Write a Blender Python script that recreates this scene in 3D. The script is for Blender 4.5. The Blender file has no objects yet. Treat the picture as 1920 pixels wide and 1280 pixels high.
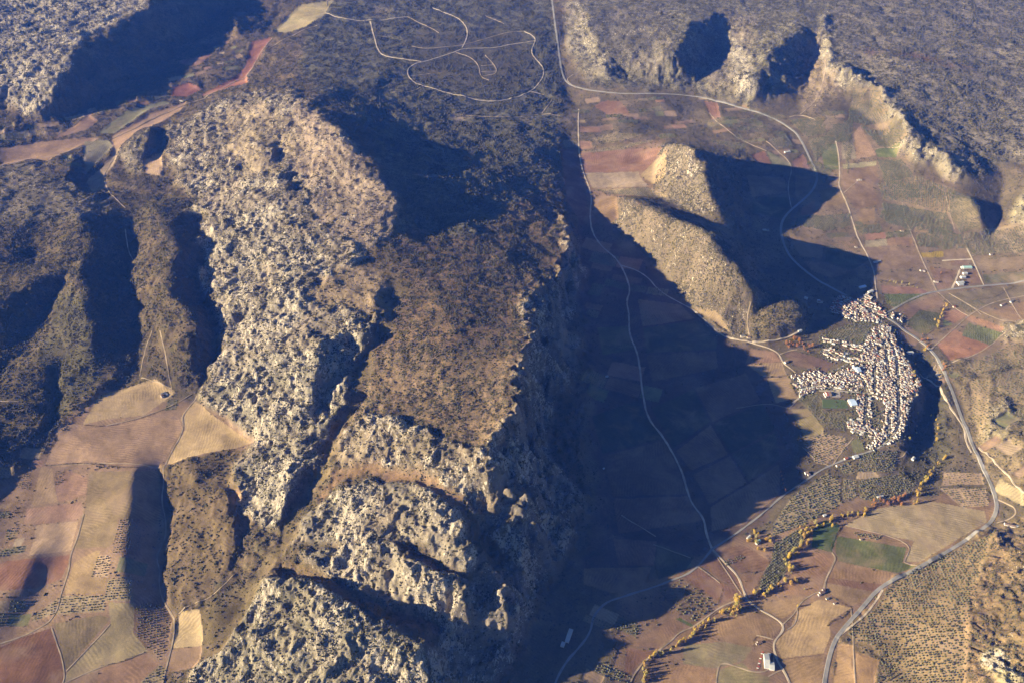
import bpy, math, random
import numpy as np
from math import radians, sin, cos, pi

random.seed(7)
RNG = np.random.default_rng(7)
SC = bpy.context.scene

# ------------------------------------------------------------------ camera
CAM_H, PITCH, FPX = 2365.0, radians(40.4), 1600.0      # metres above the valley, look-down angle, focal length in 1920-px units
PS, PC = sin(PITCH), cos(PITCH)
cam_d = bpy.data.cameras.new('camera')
cam = bpy.data.objects.new('camera', cam_d)
SC.collection.objects.link(cam)
cam.location = (0, 0, CAM_H)
cam.rotation_euler = (pi/2 - PITCH, 0, 0)
cam_d.sensor_width = 36.0
cam_d.lens = 36.0 * FPX / 1920
cam_d.clip_start, cam_d.clip_end = 10, 60000
SC.camera = cam

# ------------------------------------------------------------------ sky, sun, exposure
SUN_EL, SUN_AZ = 16.5, 10.0            # elevation; direction the shadows run, degrees from +x towards +y
world = bpy.data.worlds.new('World'); SC.world = world; world.use_nodes = True
nt = world.node_tree; nt.nodes.clear()
sky = nt.nodes.new('ShaderNodeTexSky'); sky.sky_type = 'NISHITA'; sky.sun_disc = False
sky.sun_elevation = radians(SUN_EL); sky.sun_rotation = radians(270 - SUN_AZ)
sky.air_density = 0.55; sky.dust_density = 0.2; sky.ozone_density = 3.0; sky.altitude = 1500
bg = nt.nodes.new('ShaderNodeBackground'); bg.inputs['Strength'].default_value = 0.05
wo = nt.nodes.new('ShaderNodeOutputWorld')
nt.links.new(sky.outputs[0], bg.inputs[0]); nt.links.new(bg.outputs[0], wo.inputs[0])
sun_d = bpy.data.lights.new('sun', 'SUN'); sun_d.energy = 5.0; sun_d.angle = radians(0.5)
sun_d.color = (1.0, 0.88, 0.70)
sun = bpy.data.objects.new('sun', sun_d); SC.collection.objects.link(sun)
from mathutils import Vector
sun.rotation_euler = Vector((-cos(radians(SUN_AZ))*cos(radians(SUN_EL)), -sin(radians(SUN_AZ))*cos(radians(SUN_EL)),
                             sin(radians(SUN_EL)))).to_track_quat('Z', 'Y').to_euler()
SC.view_settings.view_transform = 'Standard'; SC.view_settings.look = 'None'
SC.view_settings.exposure = 1.55; SC.view_settings.gamma = 1.0
SC.render.engine = 'CYCLES'
SC.cycles.use_denoising = True
SC.cycles.max_bounces = 4; SC.cycles.diffuse_bounces = 2; SC.cycles.volume_bounces = 1

# ------------------------------------------------------------------ surveying helpers: picture position + height -> place on the ground
def at(px, py, z):
    u, v = (px - 960) / FPX, (py - 640) / FPX
    dy, dz = PC - v*PS, -PS - v*PC
    t = (z - CAM_H) / dz
    return u*t, dy*t, z

def proj(x, y, z):
    zz = z - CAM_H
    Z = y*PC - zz*PS
    return 960 + FPX*x/Z, 640 - FPX*(y*PS + zz*PC)/Z

# ------------------------------------------------------------------ smooth noise
def _hash(ix, iy, seed):
    h = (ix.astype(np.int64)*374761393 + iy.astype(np.int64)*668265263 + seed*974634757) & 0x7fffffff
    h = ((h ^ (h >> 13)) * 1274126177) & 0x7fffffff
    return ((h ^ (h >> 16)) & 0xffff) / 65535.0 * 2*pi

def perlin(x, y, seed=0):
    x = np.asarray(x, float); y = np.asarray(y, float)
    ix, iy = np.floor(x), np.floor(y); fx, fy = x-ix, y-iy
    def g(ox, oy):
        a = _hash(ix+ox, iy+oy, seed)
        return np.cos(a)*(fx-ox) + np.sin(a)*(fy-oy)
    ux, uy = fx**3*(fx*(6*fx-15)+10), fy**3*(fy*(6*fy-15)+10)
    a = g(0, 0)*(1-ux) + g(1, 0)*ux; b = g(0, 1)*(1-ux) + g(1, 1)*ux
    return (a*(1-uy) + b*uy)*1.5

def fbm(x, y, oct=4, seed=0, gain=.5):
    s, a = 0, 1
    for o in range(oct):
        s = s + a*perlin(x*2**o + 17*o, y*2**o - 31*o, seed+o); a *= gain
    return s

def ridged(x, y, oct=3, seed=0):
    s, a = 0, 1
    for o in range(oct):
        s = s + a*(1 - 2*np.abs(perlin(x*2**o + 7*o, y*2**o + 13*o, seed+o))); a *= .5
    return s

def inpoly(X, Y, poly):
    poly = np.asarray(poly, float)
    r = np.zeros(np.shape(X), bool)
    x1, y1 = poly[-1]
    for x2, y2 in poly:
        if y1 != y2:
            c = (Y < y1) != (Y < y2)
            r ^= c & (X < (x1-x2)*(Y-y2)/(y1-y2) + x2)
        x1, y1 = x2, y2
    return r

# ------------------------------------------------------------------ relief: ridge, rim, foot and valley lines (x, y in the survey picture, height in metres)
LINES = [
 # the long cliff of the central mountain: rim, foot, valley edge
 [(1045,330,40),(1057,387,50),(1066,430,105),(1080,467,128),(1073,490,150),(1057,517,185),(1013,548,225),(989,561,240),(993,574,250),(1005,605,270),(1010,628,275),(1000,648,294),(986,677,308),(976,699,322),(993,709,324),(988,732,328),(983,766,330),(963,783,332),(942,810,334),(922,833,332),(919,860,322),(919,897,304),(946,910,274),(956,937,240),(976,964,210),(989,984,190),(993,1008,180),(993,1040,165)],
 [(1062,425,20),(1088,480,25),(1092,507,30),(1087,537,40),(1070,590,50),(1068,632,60),(1080,679,50),(1070,726,60),(1040,740,80),(1035,770,80),(1028,800,85),(1026,840,85),(1036,870,70),(1042,890,60),(1050,917,50),(1090,931,25),(1086,961,20),(1066,1001,25),(1060,1038,25),(1048,1068,20),(1030,1085,20),(1016,1119,15),(998,1152,15),(981,1189,10),(965,1206,8),(958,1250,5),(938,1273,5),(900,1340,5)],
 [(1100,430,2),(1110,500,4),(1120,600,6),(1125,680,6),(1120,760,6),(1100,840,6),(1120,930,2),(1110,1000,2),(1080,1080,2),(1040,1150,0),(1000,1230,0),(960,1320,0)],
 # plateau and the grassy gully west of it
 [(745,500,258),(735,530,252),(718,590,240),(700,650,226),(660,760,205),(625,855,182),(570,960,158),(520,1040,134),(480,1098,112),(400,1142,92),(335,1152,70)],
 [(800,520,255),(840,600,280),(850,680,285),(860,760,288)], [(900,480,215),(930,560,250),(940,640,275)],
 [(960,380,120),(990,440,140),(1020,500,170)], [(880,430,195),(850,470,225),(780,480,245)],
 [(1000,300,75),(960,250,85),(900,240,100)],
 # north hill
 [(500,165,215),(545,170,250),(575,205,285),(628,248,318),(660,281,322),(700,333,306),(735,380,288),(744,420,270),(740,450,255)],
 [(600,175,235),(640,205,245),(690,225,215),(740,245,170),(770,265,150),(830,290,140),(880,310,142),(905,340,148),(890,390,165),(860,420,172),(800,432,185),(770,430,200)],
 [(470,205,205),(400,205,140),(350,222,102),(310,245,92)], [(450,330,195),(520,400,232),(600,450,252),(680,470,258)],
 [(478,255,226),(500,285,244),(508,308,238)], [(520,290,196),(530,312,196)], [(512,330,226),(528,338,250),(540,358,240)], [(552,345,204),(560,365,210)], [(700,545,262),(716,562,292),(722,592,280)], [(742,575,246),(736,600,242)], [(640,520,262),(560,560,238),(480,565,188),(425,570,135)],
 [(365,330,110),(400,385,125),(410,450,135)],
 # gorge west of the mountain, and the hills beyond
 [(385,405,105),(390,440,108),(380,490,104),(378,545,98),(392,580,94),(402,618,88),(398,672,84),(380,720,80),(365,745,78)],
 [(290,380,130),(300,400,150),(319,450,178),(331,474,184),(319,507,184),(312,541,182),(333,571,180),(356,591,172),(356,618,165),(349,648,155),(353,679,138),(363,712,105)],
 [(265,560,120),(285,620,110),(290,680,95)],
 [(245,410,105),(240,480,98),(235,540,95),(262,620,86),(255,680,82),(262,712,80),(215,735,80)],
 [(120,390,150),(150,410,172),(165,450,182),(150,520,182),(160,570,176),(165,620,156),(170,670,128),(160,720,95)],
 [(190,680,112),(210,690,115)], [(110,545,105),(80,600,95),(50,660,90),(10,690,88),(-40,740,84)],
 [(-150,640,180),(-60,580,172),(30,545,162),(110,505,172),(160,485,182)],
 [(88,636,114),(76,690,118),(68,740,112),(74,790,102),(84,835,84)], [(0,700,118),(30,720,116)],
 [(108,700,88),(102,760,82),(92,828,77)], [(130,660,115),(130,720,95),(120,790,85)],
 [(-190,680,170),(-120,800,165),(-100,870,150)], [(-20,440,170),(40,430,160),(60,470,130)],
 [(20,360,140),(50,400,165),(75,430,150)], [(60,470,120),(70,500,122)], [(135,497,150),(190,490,138),(230,492,118)], [(150,520,150),(195,525,118),(235,522,98)],
 [(150,562,168),(195,556,136),(236,560,100)], [(165,590,140),(205,600,104),(245,600,90)], [(25,590,130),(60,570,140)], [(0,640,120),(40,630,104)],
 [(120,700,128),(150,690,128)], [(120,740,110),(150,745,92)], [(110,800,92),(95,830,84)],
 # fields in the south-west
 [(200,745,86),(290,735,84),(430,810,84),(470,835,82)], [(100,850,78),(200,820,84),(330,800,80),(350,860,76)],
 [(250,880,102),(246,910,106),(242,960,106),(236,1020,100),(226,1080,92),(240,1130,84)],
 [(305,880,60),(307,930,56),(306,970,54),(294,1040,50),(303,1100,48),(327,1160,48)],
 [(150,900,80),(130,960,74),(120,1030,72),(120,1100,66)],
 [(62,1035,90),(40,1090,88),(-20,1150,78)], [(96,1060,70),(80,1110,62),(30,1172,54)],
 [(0,960,74),(30,1000,76)], [(60,1230,56),(150,1200,60),(220,1190,62),(280,1240,54)], [(100,1280,55),(300,1290,50)],
 [(340,1180,52),(370,1180,58),(380,1240,60)], [(40,900,74),(0,940,68)],
 # brown hill
 [(345,870,100),(360,885,108),(372,900,104),(385,905,95)], [(415,915,122),(428,935,134),(442,984,130),(436,1045,112)],
 [(468,955,100),(466,1000,96),(446,1075,88)], [(400,880,92),(440,870,98)],
 # rock slabs on the west and south flank
 [(478,832,90),(440,755,104),(415,700,108)], [(500,700,165),(555,660,218),(595,640,268),(606,680,256),(592,720,230),(576,770,198)],
 [(645,648,192),(672,665,198),(650,690,192),(622,715,186),(592,795,162)],
 [(640,560,262),(690,590,256),(705,600,250)], [(692,622,262),(650,612,246),(600,608,236)], [(714,634,222),(706,652,220)],
 [(668,730,221),(605,798,195),(592,842,175)], [(692,745,208),(642,804,178),(615,860,162)], [(520,850,126),(545,800,150)],
 [(578,850,183),(548,920,163),(520,985,142)], [(602,885,164),(572,938,146)], [(430,890,104),(445,960,104),(492,1004,112)],
 [(690,785,258),(740,790,270),(800,820,284),(850,850,292)], [(645,830,212),(680,860,222),(760,860,248)],
 [(635,885,196),(700,882,226),(780,895,250),(850,925,262)],
 [(545,1010,140),(600,945,182),(680,905,232)], [(800,950,258),(855,970,250),(880,1010,236),(882,1045,216),(872,1075,198)],
 [(905,955,220),(920,1000,188),(948,1040,150),(945,1060,135)],
 [(550,1045,138),(640,1022,184),(724,1028,212),(784,1055,212),(815,1075,206),(848,1085,200),(862,1099,194),(860,1132,172)],
 [(740,1018,196),(800,1048,186),(850,1072,180),(880,1095,150)],
 [(902,1068,152),(932,1070,154),(942,1099,154),(954,1142,138),(962,1162,118),(958,1193,66)], [(892,1100,120),(892,1150,104),(915,1190,66)],
 [(540,1074,118),(600,1084,124),(660,1102,126),(740,1135,118),(800,1165,100),(860,1190,74),(910,1214,40)],
 [(470,1110,110),(490,1085,154),(560,1086,172),(640,1130,186),(700,1165,182),(760,1195,168),(796,1209,158),(800,1250,138),(806,1290,112)],
 [(385,1270,58),(415,1220,66),(450,1140,90)], [(600,1290,120),(480,1270,80)], [(850,1250,50),(880,1272,26),(830,1330,36)],
 # hills in the eastern valley
 [(1245,276,150),(1258,273,200),(1280,270,242),(1303,280,268),(1318,310,244),(1328,345,208),(1340,380,166),(1347,400,138)],
 [(1236,272,60),(1228,320,44),(1224,350,44),(1268,384,72),(1300,404,92)], [(1385,300,26),(1390,340,30),(1392,390,30),(1400,440,30)],
 [(1245,258,50),(1300,256,55),(1350,275,40)],
 [(1166,368,60),(1180,372,95),(1200,383,132),(1240,403,178),(1280,420,228),(1310,430,268),(1324,437,276),(1350,476,236),(1378,499,212),(1390,530,184),(1410,555,142),(1425,570,100)],
 [(1158,395,12),(1165,440,8),(1210,470,10),(1250,510,10),(1290,560,10),(1330,618,8),(1400,645,8),(1470,648,5)],
 [(1410,470,36),(1435,520,34),(1450,552,40)], [(1220,362,45),(1270,386,68),(1312,405,104),(1340,425,120)],
 [(1420,578,72),(1440,560,84),(1470,558,88),(1496,570,86),(1506,592,70),(1490,610,60),(1450,615,60),(1425,600,66),(1420,578,72)], [(1445,580,84),(1485,582,86)], [(1508,560,22),(1525,590,10),(1508,630,6),(1450,640,8)],
 [(1380,590,60),(1400,620,30)],
 # valley floor
 [(1085,280,2),(1110,400,0),(1170,500,0),(1200,690,0),(1285,900,0),(1330,1020,-2)], [(1250,560,2),(1350,680,0),(1420,800,0),(1450,900,-2)],
 [(1150,800,2),(1170,950,0),(1150,1050,0),(1100,1200,0)], [(1140,320,4),(1210,300,14)], [(1110,380,0),(1150,360,6)],
 [(1440,400,4),(1480,330,8),(1530,330,10)], [(1450,470,0),(1520,520,0),(1600,560,4)], [(1560,450,4),(1640,500,4)],
 [(1430,1010,-6),(1480,1060,-8),(1440,1110,-12),(1390,1130,-14),(1330,1170,-14),(1230,1230,-16),(1200,1290,-18)],
 [(1540,990,-4),(1620,950,-4),(1720,940,-6)], [(1400,1160,-8),(1460,1220,-8),(1500,1300,-8)], [(1560,1160,0),(1530,1130,-2)], [(1600,1050,0),(1740,1000,2)],
 [(1250,1100,-2),(1310,1070,-2),(1360,1090,-6)], [(1130,1240,-4),(1180,1180,-4),(1260,1160,-8)],
 [(1555,1270,-6),(1600,1170,-2),(1700,1080,2),(1800,1020,2),(1866,970,0)], [(1600,1230,2),(1640,1180,6)],
 # south-east hill
 [(1660,1240,12),(1720,1120,18),(1820,1040,20)], [(1760,1180,52),(1800,1120,60),(1860,1060,60)], [(1810,1290,100),(1850,1200,100),(1885,1120,100),(1930,1040,90)],
 [(1890,1290,170),(1930,1200,170),(2050,1080,190)], [(2080,1290,240),(2150,1150,230)],
 [(1690,1260,26),(1750,1215,50),(1800,1170,66)], [(1670,1200,12),(1730,1150,24),(1790,1095,38)], [(1850,1250,120),(1820,1230,84)],
 # plain and its edges in the north-east
 [(1060,60,50),(1050,110,34),(1062,160,22),(1075,200,10)], [(1280,178,34),(1400,205,40),(1500,262,30),(1535,320,14)],
 [(1600,260,44),(1640,330,26),(1700,390,20),(1760,410,25)], [(1640,450,10),(1700,540,6),(1800,545,6),(1900,530,6)],
 [(1700,620,0),(1780,600,4),(1850,620,8),(1900,690,22)], [(1590,200,64),(1640,230,58),(1680,300,50)],
 [(1740,640,2),(1792,720,6),(1822,810,6),(1850,880,2),(1868,940,0)],
 [(1070,20,80),(1085,70,70),(1110,120,60),(1110,145,45)], [(1100,20,125),(1120,80,112),(1135,122,92),(1142,138,70)], [(1165,140,38),(1200,160,34),(1260,165,36)],
 [(1180,40,130),(1240,20,150)], [(1258,110,172),(1262,92,192),(1275,70,206),(1300,42,206),(1340,25,190)], [(1240,140,84),(1258,120,140)],
 [(1335,135,54),(1300,160,42),(1347,82,66)], [(1404,138,170),(1412,165,134),(1441,97,196),(1481,64,206),(1505,50,206)],
 [(1362,150,60),(1366,100,80),(1362,55,108)], [(1515,100,90),(1514,150,68),(1492,198,52),(1430,188,62)],
 [(1538,92,112),(1548,116,110),(1565,150,108),(1620,162,112),(1640,192,104),(1670,224,94),(1690,282,78),(1735,298,68),(1785,343,50)],
 [(1550,30,196),(1554,70,178),(1554,102,168),(1566,127,172),(1600,136,178),(1637,153,184),(1663,186,176),(1686,208,170),(1703,238,160),(1718,266,148),(1763,287,130),(1812,324,92)],
 [(1580,20,200),(1700,20,200),(1920,30,170)], [(1680,110,180),(1780,170,150),(1900,240,95)], [(1730,248,120),(1780,262,100),(1800,272,86)],
 [(1850,200,125),(1920,150,135)], [(1850,300,60),(1885,330,40),(1870,420,20),(1850,450,20)], [(1790,372,62),(1822,372,88),(1838,396,84),(1845,425,50)],
 [(1880,300,70),(1900,290,70)], [(1935,330,110),(1915,390,80),(1885,440,30)],
 [(1130,215,30),(1150,225,42),(1190,236,46),(1215,250,30)], [(1215,178,44),(1240,190,60),(1265,205,50)], [(1240,240,14),(1290,225,18),(1330,240,20)],
 [(1350,215,44),(1365,240,50),(1355,255,40)], [(1550,250,55),(1570,225,75),(1580,215,75)], [(1440,268,40),(1470,260,44)],
 # knolls in the east
 [(1850,690,24),(1880,735,46),(1898,770,46)], [(1868,830,42),(1890,790,56),(1900,820,54)], [(1850,780,36),(1855,740,34)], [(1930,850,70),(1960,750,80)],
 [(1900,635,22),(1915,610,42),(1935,605,46)],
 # village shelf and the ravine below it
 [(1500,700,8),(1530,720,12),(1600,700,18),(1640,640,15),(1665,605,12)], [(1590,790,14),(1650,760,25),(1670,700,24)],
 [(1683,648,18),(1704,682,24),(1727,716,26),(1729,729,26),(1710,752,26),(1704,783,26),(1697,815,25),(1684,834,22),(1630,852,12)],
 [(1700,640,-2),(1735,680,-10),(1756,730,-18),(1762,780,-20),(1752,830,-20),(1725,860,-17),(1690,870,-8),(1735,905,-15)],
 [(1720,692,-6),(1738,735,-17),(1724,782,-19),(1716,820,-19),(1700,848,-12)], [(1765,690,4),(1785,750,6),(1795,820,6),(1790,880,2)], [(1740,620,0),(1750,660,0)],
 # north-west mountain and its valley
 [(310,-40,330),(282,16,316),(252,25,296),(232,47,292),(202,62,288),(165,67,280),(168,80,278),(148,100,276),(124,134,260),(111,155,238),(91,181,206),(70,212,146),(40,225,110)],
 [(100,60,282),(0,100,262)], [(130,0,320),(0,-20,320),(-120,100,270)], [(20,170,205),(20,205,120),(-60,220,120)],
 [(115,222,98),(180,195,94),(250,150,92),(330,100,94),(420,10,110)],
 [(410,45,130),(430,30,178),(445,50,170),(440,62,120)], [(200,196,112),(228,166,132),(222,182,106)],
 [(480,110,96),(455,150,90),(350,190,86),(280,235,82),(200,255,82),(100,285,82),(0,310,82)], [(530,20,110),(505,60,104)],
 [(210,275,80),(165,345,78),(240,360,82)], [(400,110,108),(380,145,112),(395,165,90)], [(355,165,88),(325,185,88)],
 [(10,235,130),(30,224,122),(45,240,110)], [(68,258,86),(60,272,84)], [(40,310,112),(60,330,130),(90,345,140),(110,325,128)], [(130,300,120),(125,330,130),(120,370,150)],
 [(165,320,84),(160,355,90)], [(282,237,138),(276,265,132),(268,293,110)], [(303,272,84),(290,302,84),(302,240,90)], [(225,290,80),(238,325,84)],
 [(250,340,92),(270,360,106),(275,390,110)], [(320,345,92),(310,375,98)],
 # ground further out, outside the picture
 [(560,60,150),(600,30,160),(640,20,150)], [(590,120,145),(640,160,170)], [(700,60,112),(800,100,100),(900,130,80),(1000,120,62)],
 [(780,150,104),(900,190,78),(1000,190,60)], [(850,225,100),(780,215,125)], [(900,20,100),(1000,10,80)],
 [(300,-120,200),(700,-120,140),(1000,-120,120),(1400,-120,180),(1900,-120,200)], [(-300,-60,320),(-500,200,260),(-600,600,250)],
 [(2100,0,170),(2200,300,120),(2200,700,90)], [(-300,1000,90),(-200,1300,60),(300,1450,50),(900,1450,10),(1500,1450,-8),(2100,1450,220)],
]
GX0, GX1, GY0, GY1, CELL = -6600.0, 6600.0, 500.0, 10500.0, 12.5

def solve_relief():
    pts = []
    for ln in LINES:
        w = [np.array(at(*p)) for p in ln]
        for a, b in zip(w[:-1], w[1:]):
            n = max(2, int(np.hypot(*(b-a)[:2]) / (CELL*.5)))
            for k in range(n+1): pts.append(a + (b-a)*k/n)
    P = np.array(pts)
    u = None
    for f in (32, 16, 8, 4, 2, 1):
        cell = CELL*f
        nx, ny = int((GX1-GX0)/cell)+1, int((GY1-GY0)/cell)+1
        ix = np.clip(np.round((P[:, 0]-GX0)/cell).astype(int), 0, nx-1); iy = np.clip(np.round((P[:, 1]-GY0)/cell).astype(int), 0, ny-1)
        S = np.zeros((ny, nx)); N = np.zeros((ny, nx))
        np.add.at(S, (iy, ix), P[:, 2]); np.add.at(N, (iy, ix), 1)
        M = N > 0; T = np.where(M, S/np.maximum(N, 1), 0)
        if u is None: u = np.full((ny, nx), 100.0)
        else:
            yy = np.clip(np.arange(ny)*cell/(cell*2), 0, u.shape[0]-1); xx = np.clip(np.arange(nx)*cell/(cell*2), 0, u.shape[1]-1)
            u = bil(u, yy[:, None], xx[None, :])
        for it in range(900 if f > 8 else 160 if f > 1 else 40):
            u[M] = T[M]
            p = np.pad(u, 1, mode='edge')
            u = .25*(p[:-2, 1:-1] + p[2:, 1:-1] + p[1:-1, :-2] + p[1:-1, 2:])
        u[M] = T[M]
    for k in range(3):
        p = np.pad(u, 1, mode='edge')
        u = (p[:-2, 1:-1] + p[2:, 1:-1] + p[1:-1, :-2] + p[1:-1, 2:] + 2*u)/6
    return u

def bil(A, r, c):
    r, c = np.broadcast_arrays(r, c)
    r = np.clip(r, 0, A.shape[0]-1.001); c = np.clip(c, 0, A.shape[1]-1.001)
    i, j = r.astype(int), c.astype(int); fr, fc = r-i, c-j
    if A.ndim == 3: fr, fc = fr[..., None], fc[..., None]
    return (A[i, j]*(1-fr) + A[i+1, j]*fr)*(1-fc) + (A[i, j+1]*(1-fr) + A[i+1, j+1]*fr)*fc

RELIEF = solve_relief()

# the ground mesh: finer near the viewer, coarser far away and off to the sides
def row_y(v): return CAM_H*(PC - v*PS)/(PS + v*PC)
vs = np.concatenate([np.linspace(.72, .47, 40)[:-1], np.linspace(.47, -.425, 860)])
YR = row_y(vs)
YR = np.concatenate([YR, np.linspace(YR[-1]+60, 10000, 45), [12500, 16000, 22000, 30000]])
UC = np.concatenate([np.linspace(-1.5, -.66, 60)[:-1], np.linspace(-.66, .66, 1180), np.linspace(.66, 1.5, 60)[1:]])
NR, NC = len(YR), len(UC)
WY = YR*PC + CAM_H*PS
GX = UC[None, :]*WY[:, None]
GY = np.repeat(YR[:, None], NC, 1)

# ------------------------------------------------------------------ ground cover: which stretch of ground is what
GZ = bil(RELIEF, (GY-GY0)/CELL, (GX-GX0)/CELL)
PX, PY = proj(GX, GY, GZ)
WPX = PX + 13*fbm(GX/120, GY/120, 4, 3, .62); WPY = PY + 10*fbm(GX/120, GY/120, 4, 9, .62)    # natural edges are ragged
COL = np.empty((NR, NC, 3)); COL[:] = (.135, .105, .065)
ROCK = np.zeros((NR, NC)); SCR = np.full((NR, NC), .35); ROUGH = np.full((NR, NC), .35); KARST = np.zeros((NR, NC))
FID = np.zeros((NR, NC), np.int32)
REGION_NAMES = ['ground']

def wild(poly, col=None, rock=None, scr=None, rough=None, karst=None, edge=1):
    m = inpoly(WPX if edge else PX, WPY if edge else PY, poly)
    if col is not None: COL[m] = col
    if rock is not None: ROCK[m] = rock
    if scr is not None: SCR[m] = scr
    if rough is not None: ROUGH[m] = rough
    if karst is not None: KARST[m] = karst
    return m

def region(name, poly):
    REGION_NAMES.append(name); FID[inpoly(PX, PY, poly)] = len(REGION_NAMES)-1

# open hill country
wild([(-900,-900),(1040,-900),(1055,160),(1062,330),(1090,470),(1090,930),(960,1290),(300,1290),(330,1150),(300,880),(480,830),(370,740),(300,720),(100,870),(-900,1100)], (.14,.10,.06), .05, .9, .9)
wild([(-900,380),(60,420),(230,360),(370,380),(400,450),(420,620),(400,700),(330,735),(170,720),(90,830),(0,900),(-900,1100)], (.125,.09,.048), .02, 1.4, .6)
wild([(225,430),(330,390),(350,470),(370,560),(370,660),(390,720),(330,735),(262,700),(262,620),(240,560)], (.12,.085,.048), .04, .9, .55)
wild([(100,560),(160,540),(170,640),(200,700),(90,800),(80,680)], (.095,.08,.04), .02, .7, .5)
# dark scrub plateau of the central mountain, north woods
wild([(735,440),(800,430),(900,380),(1000,330),(1050,330),(1088,470),(1010,560),(1015,640),(990,700),(990,770),(930,850),(800,850),(700,780),(690,680),(735,600)], (.19,.122,.075), .06, 1.7, .6)
wild([(690,660),(900,650),(990,680),(985,770),(930,850),(800,850),(700,790),(650,840)], (.215,.145,.088), .14, 1.2, .7)
wild([(600,0),(1030,-60),(1050,160),(1050,330),(950,400),(900,440),(740,430),(700,250),(620,200),(560,120)], (.15,.135,.09), .06, 1.5, .7)
wild([(780,60),(980,60),(1010,130),(950,180),(800,160),(765,125)], (.115,.095,.06), .02, 1.1, .4)
wild([(1060,-900),(2900,-900),(2900,300),(1900,300),(1800,330),(1700,240),(1640,150),(1560,120),(1400,200),(1300,170),(1110,160)], (.20,.175,.125), .16, 1.2, .8)
wild([(1550,20),(2900,-300),(2900,300),(1860,300),(1800,310),(1720,250),(1640,150),(1570,110)], (.25,.21,.155), .12, 1.4, .8)
wild([(1050,0),(1090,0),(1160,60),(1150,140),(1100,150),(1075,100)], (.22,.19,.14), .55, .6, .8, .5)
wild([(1100,20),(1250,0),(1260,90),(1230,150),(1160,140),(1130,80)], (.17,.145,.11), .3, .9, .8, .3)
wild([(1345,10),(1420,40),(1400,130),(1420,190),(1360,175),(1330,170)], (.22,.18,.13), .3, .6, .8, .3)
wild([(1370,60),(1405,120),(1420,185),(1385,180),(1365,110)], (.30,.26,.20), .8, .5, .8, .5)
wild([(1515,60),(1560,40),(1550,130),(1620,165),(1560,175),(1530,200),(1500,215),(1510,130)], (.24,.18,.12), .25, .5, .7)
# farmed ground between the fields
wild([(1150,1100),(1240,1080),(1330,1020),(1440,1000),(1560,940),(1640,930),(1860,930),(1870,970),(1680,1085),(1580,1190),(1545,1320),(1150,1320)], (.225,.145,.09), 0, .12, .15)
wild([(60,880),(110,800),(190,735),(330,745),(420,780),(480,832),(300,880),(310,1000),(300,1080),(330,1160),(310,1300),(-60,1320),(-60,960)], (.235,.155,.1), 0, .12, .15)
wild([(1080,280),(1240,260),(1250,370),(1160,380),(1150,430),(1090,420)], (.19,.125,.085), 0, .15, .15)
wild([(1560,260),(1640,220),(1720,320),(1800,350),(1830,420),(1930,430),(1930,690),(1830,690),(1700,620),(1650,540),(1480,420)], (.20,.145,.095), 0, .2, .15)
wild([(1085,420),(1200,480),(1300,600),(1450,680),(1500,800),(1440,980),(1330,1030),(1090,1080),(1120,900),(1100,700)], (.105,.072,.055), 0, .25, .2)  # farmland under the mountain's cast shadow, shade also put into its darker colour
# limestone
wild([(310,245),(400,195),(545,163),(650,258),(740,375),(745,430),(690,475),(640,525),(720,600),(690,645),(600,640),(520,690),(440,720),(375,742),(400,690),(420,640),(380,520),(410,440),(370,390),(330,330)], (.24,.195,.145), .62, .75, 1, 1)
wild([(560,180),(650,258),(740,375),(742,430),(690,470),(600,430),(560,330),(540,250)], (.27,.205,.15), .4, .4, .8, .55)
wild([(415,210),(500,190),(560,260),(540,330),(470,330),(420,280)], (.27,.21,.14), .4, .4, .8, .6)
wild([(380,420),(480,400),(600,470),(640,530),(540,640),(440,710),(400,690),(420,640),(380,520)], (.25,.21,.16), .85, .8, 1, 1.2)
wild([(600,520),(700,500),(735,540),(700,600),(620,570),(560,560)], (.26,.19,.12), .25, .4, .7, .3)
wild([(375,748),(440,700),(595,638),(690,640),(650,740),(610,830),(565,900),(525,992),(470,990),(430,900),(480,830)], (.24,.21,.16), .85, .8, 1, 1.2)
wild([(636,832),(690,778),(760,790),(860,830),(920,860),(965,930),(1000,1000),(1000,1045),(960,1055),(900,985),(800,895),(640,885)], (.24,.19,.13), .7, .7, 1, 1.1)
wild([(625,880),(700,872),(800,890),(860,930),(890,985),(840,960),(780,912),(690,892),(640,905),(600,935)], (.24,.15,.085), .05, .35, .5, 0)
wild([(540,1030),(600,942),(680,902),(760,907),(835,935),(885,990),(888,1052),(872,1082),(780,1022),(640,1016)], (.25,.21,.155), .85, .6, 1, 1.2)
wild([(560,1052),(640,1020),(730,1023),(800,1056),(868,1093),(864,1140),(832,1172),(700,1122),(600,1082)], (.25,.21,.155), .85, .7, 1, 1.1)
wild([(530,1060),(600,1082),(700,1122),(832,1172),(900,1180),(960,1205),(900,1215),(790,1160),(640,1115),(520,1080)], (.20,.135,.07), .08, .5, .6, .1)
wild([(895,1063),(940,1063),(968,1160),(960,1197),(912,1184),(935,1110)], (.25,.2,.13), .75, .7, 1, 1)
wild([(488,1083),(565,1083),(645,1128),(705,1163),(802,1208),(804,1262),(815,1330),(340,1330),(350,1262),(410,1222),(450,1142)], (.25,.215,.15), .8, .9, 1, 1.15)
wild([(735,505),(760,530),(735,610),(705,660),(668,760),(632,850),(575,960),(525,1045),(490,1100),(420,1230),(380,1240),(330,1160),(400,1130),(470,1085),(512,1020),(560,940),(612,850),(648,760),(690,650),(712,590)], (.155,.115,.058), .02, .3, .35, 0)
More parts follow.
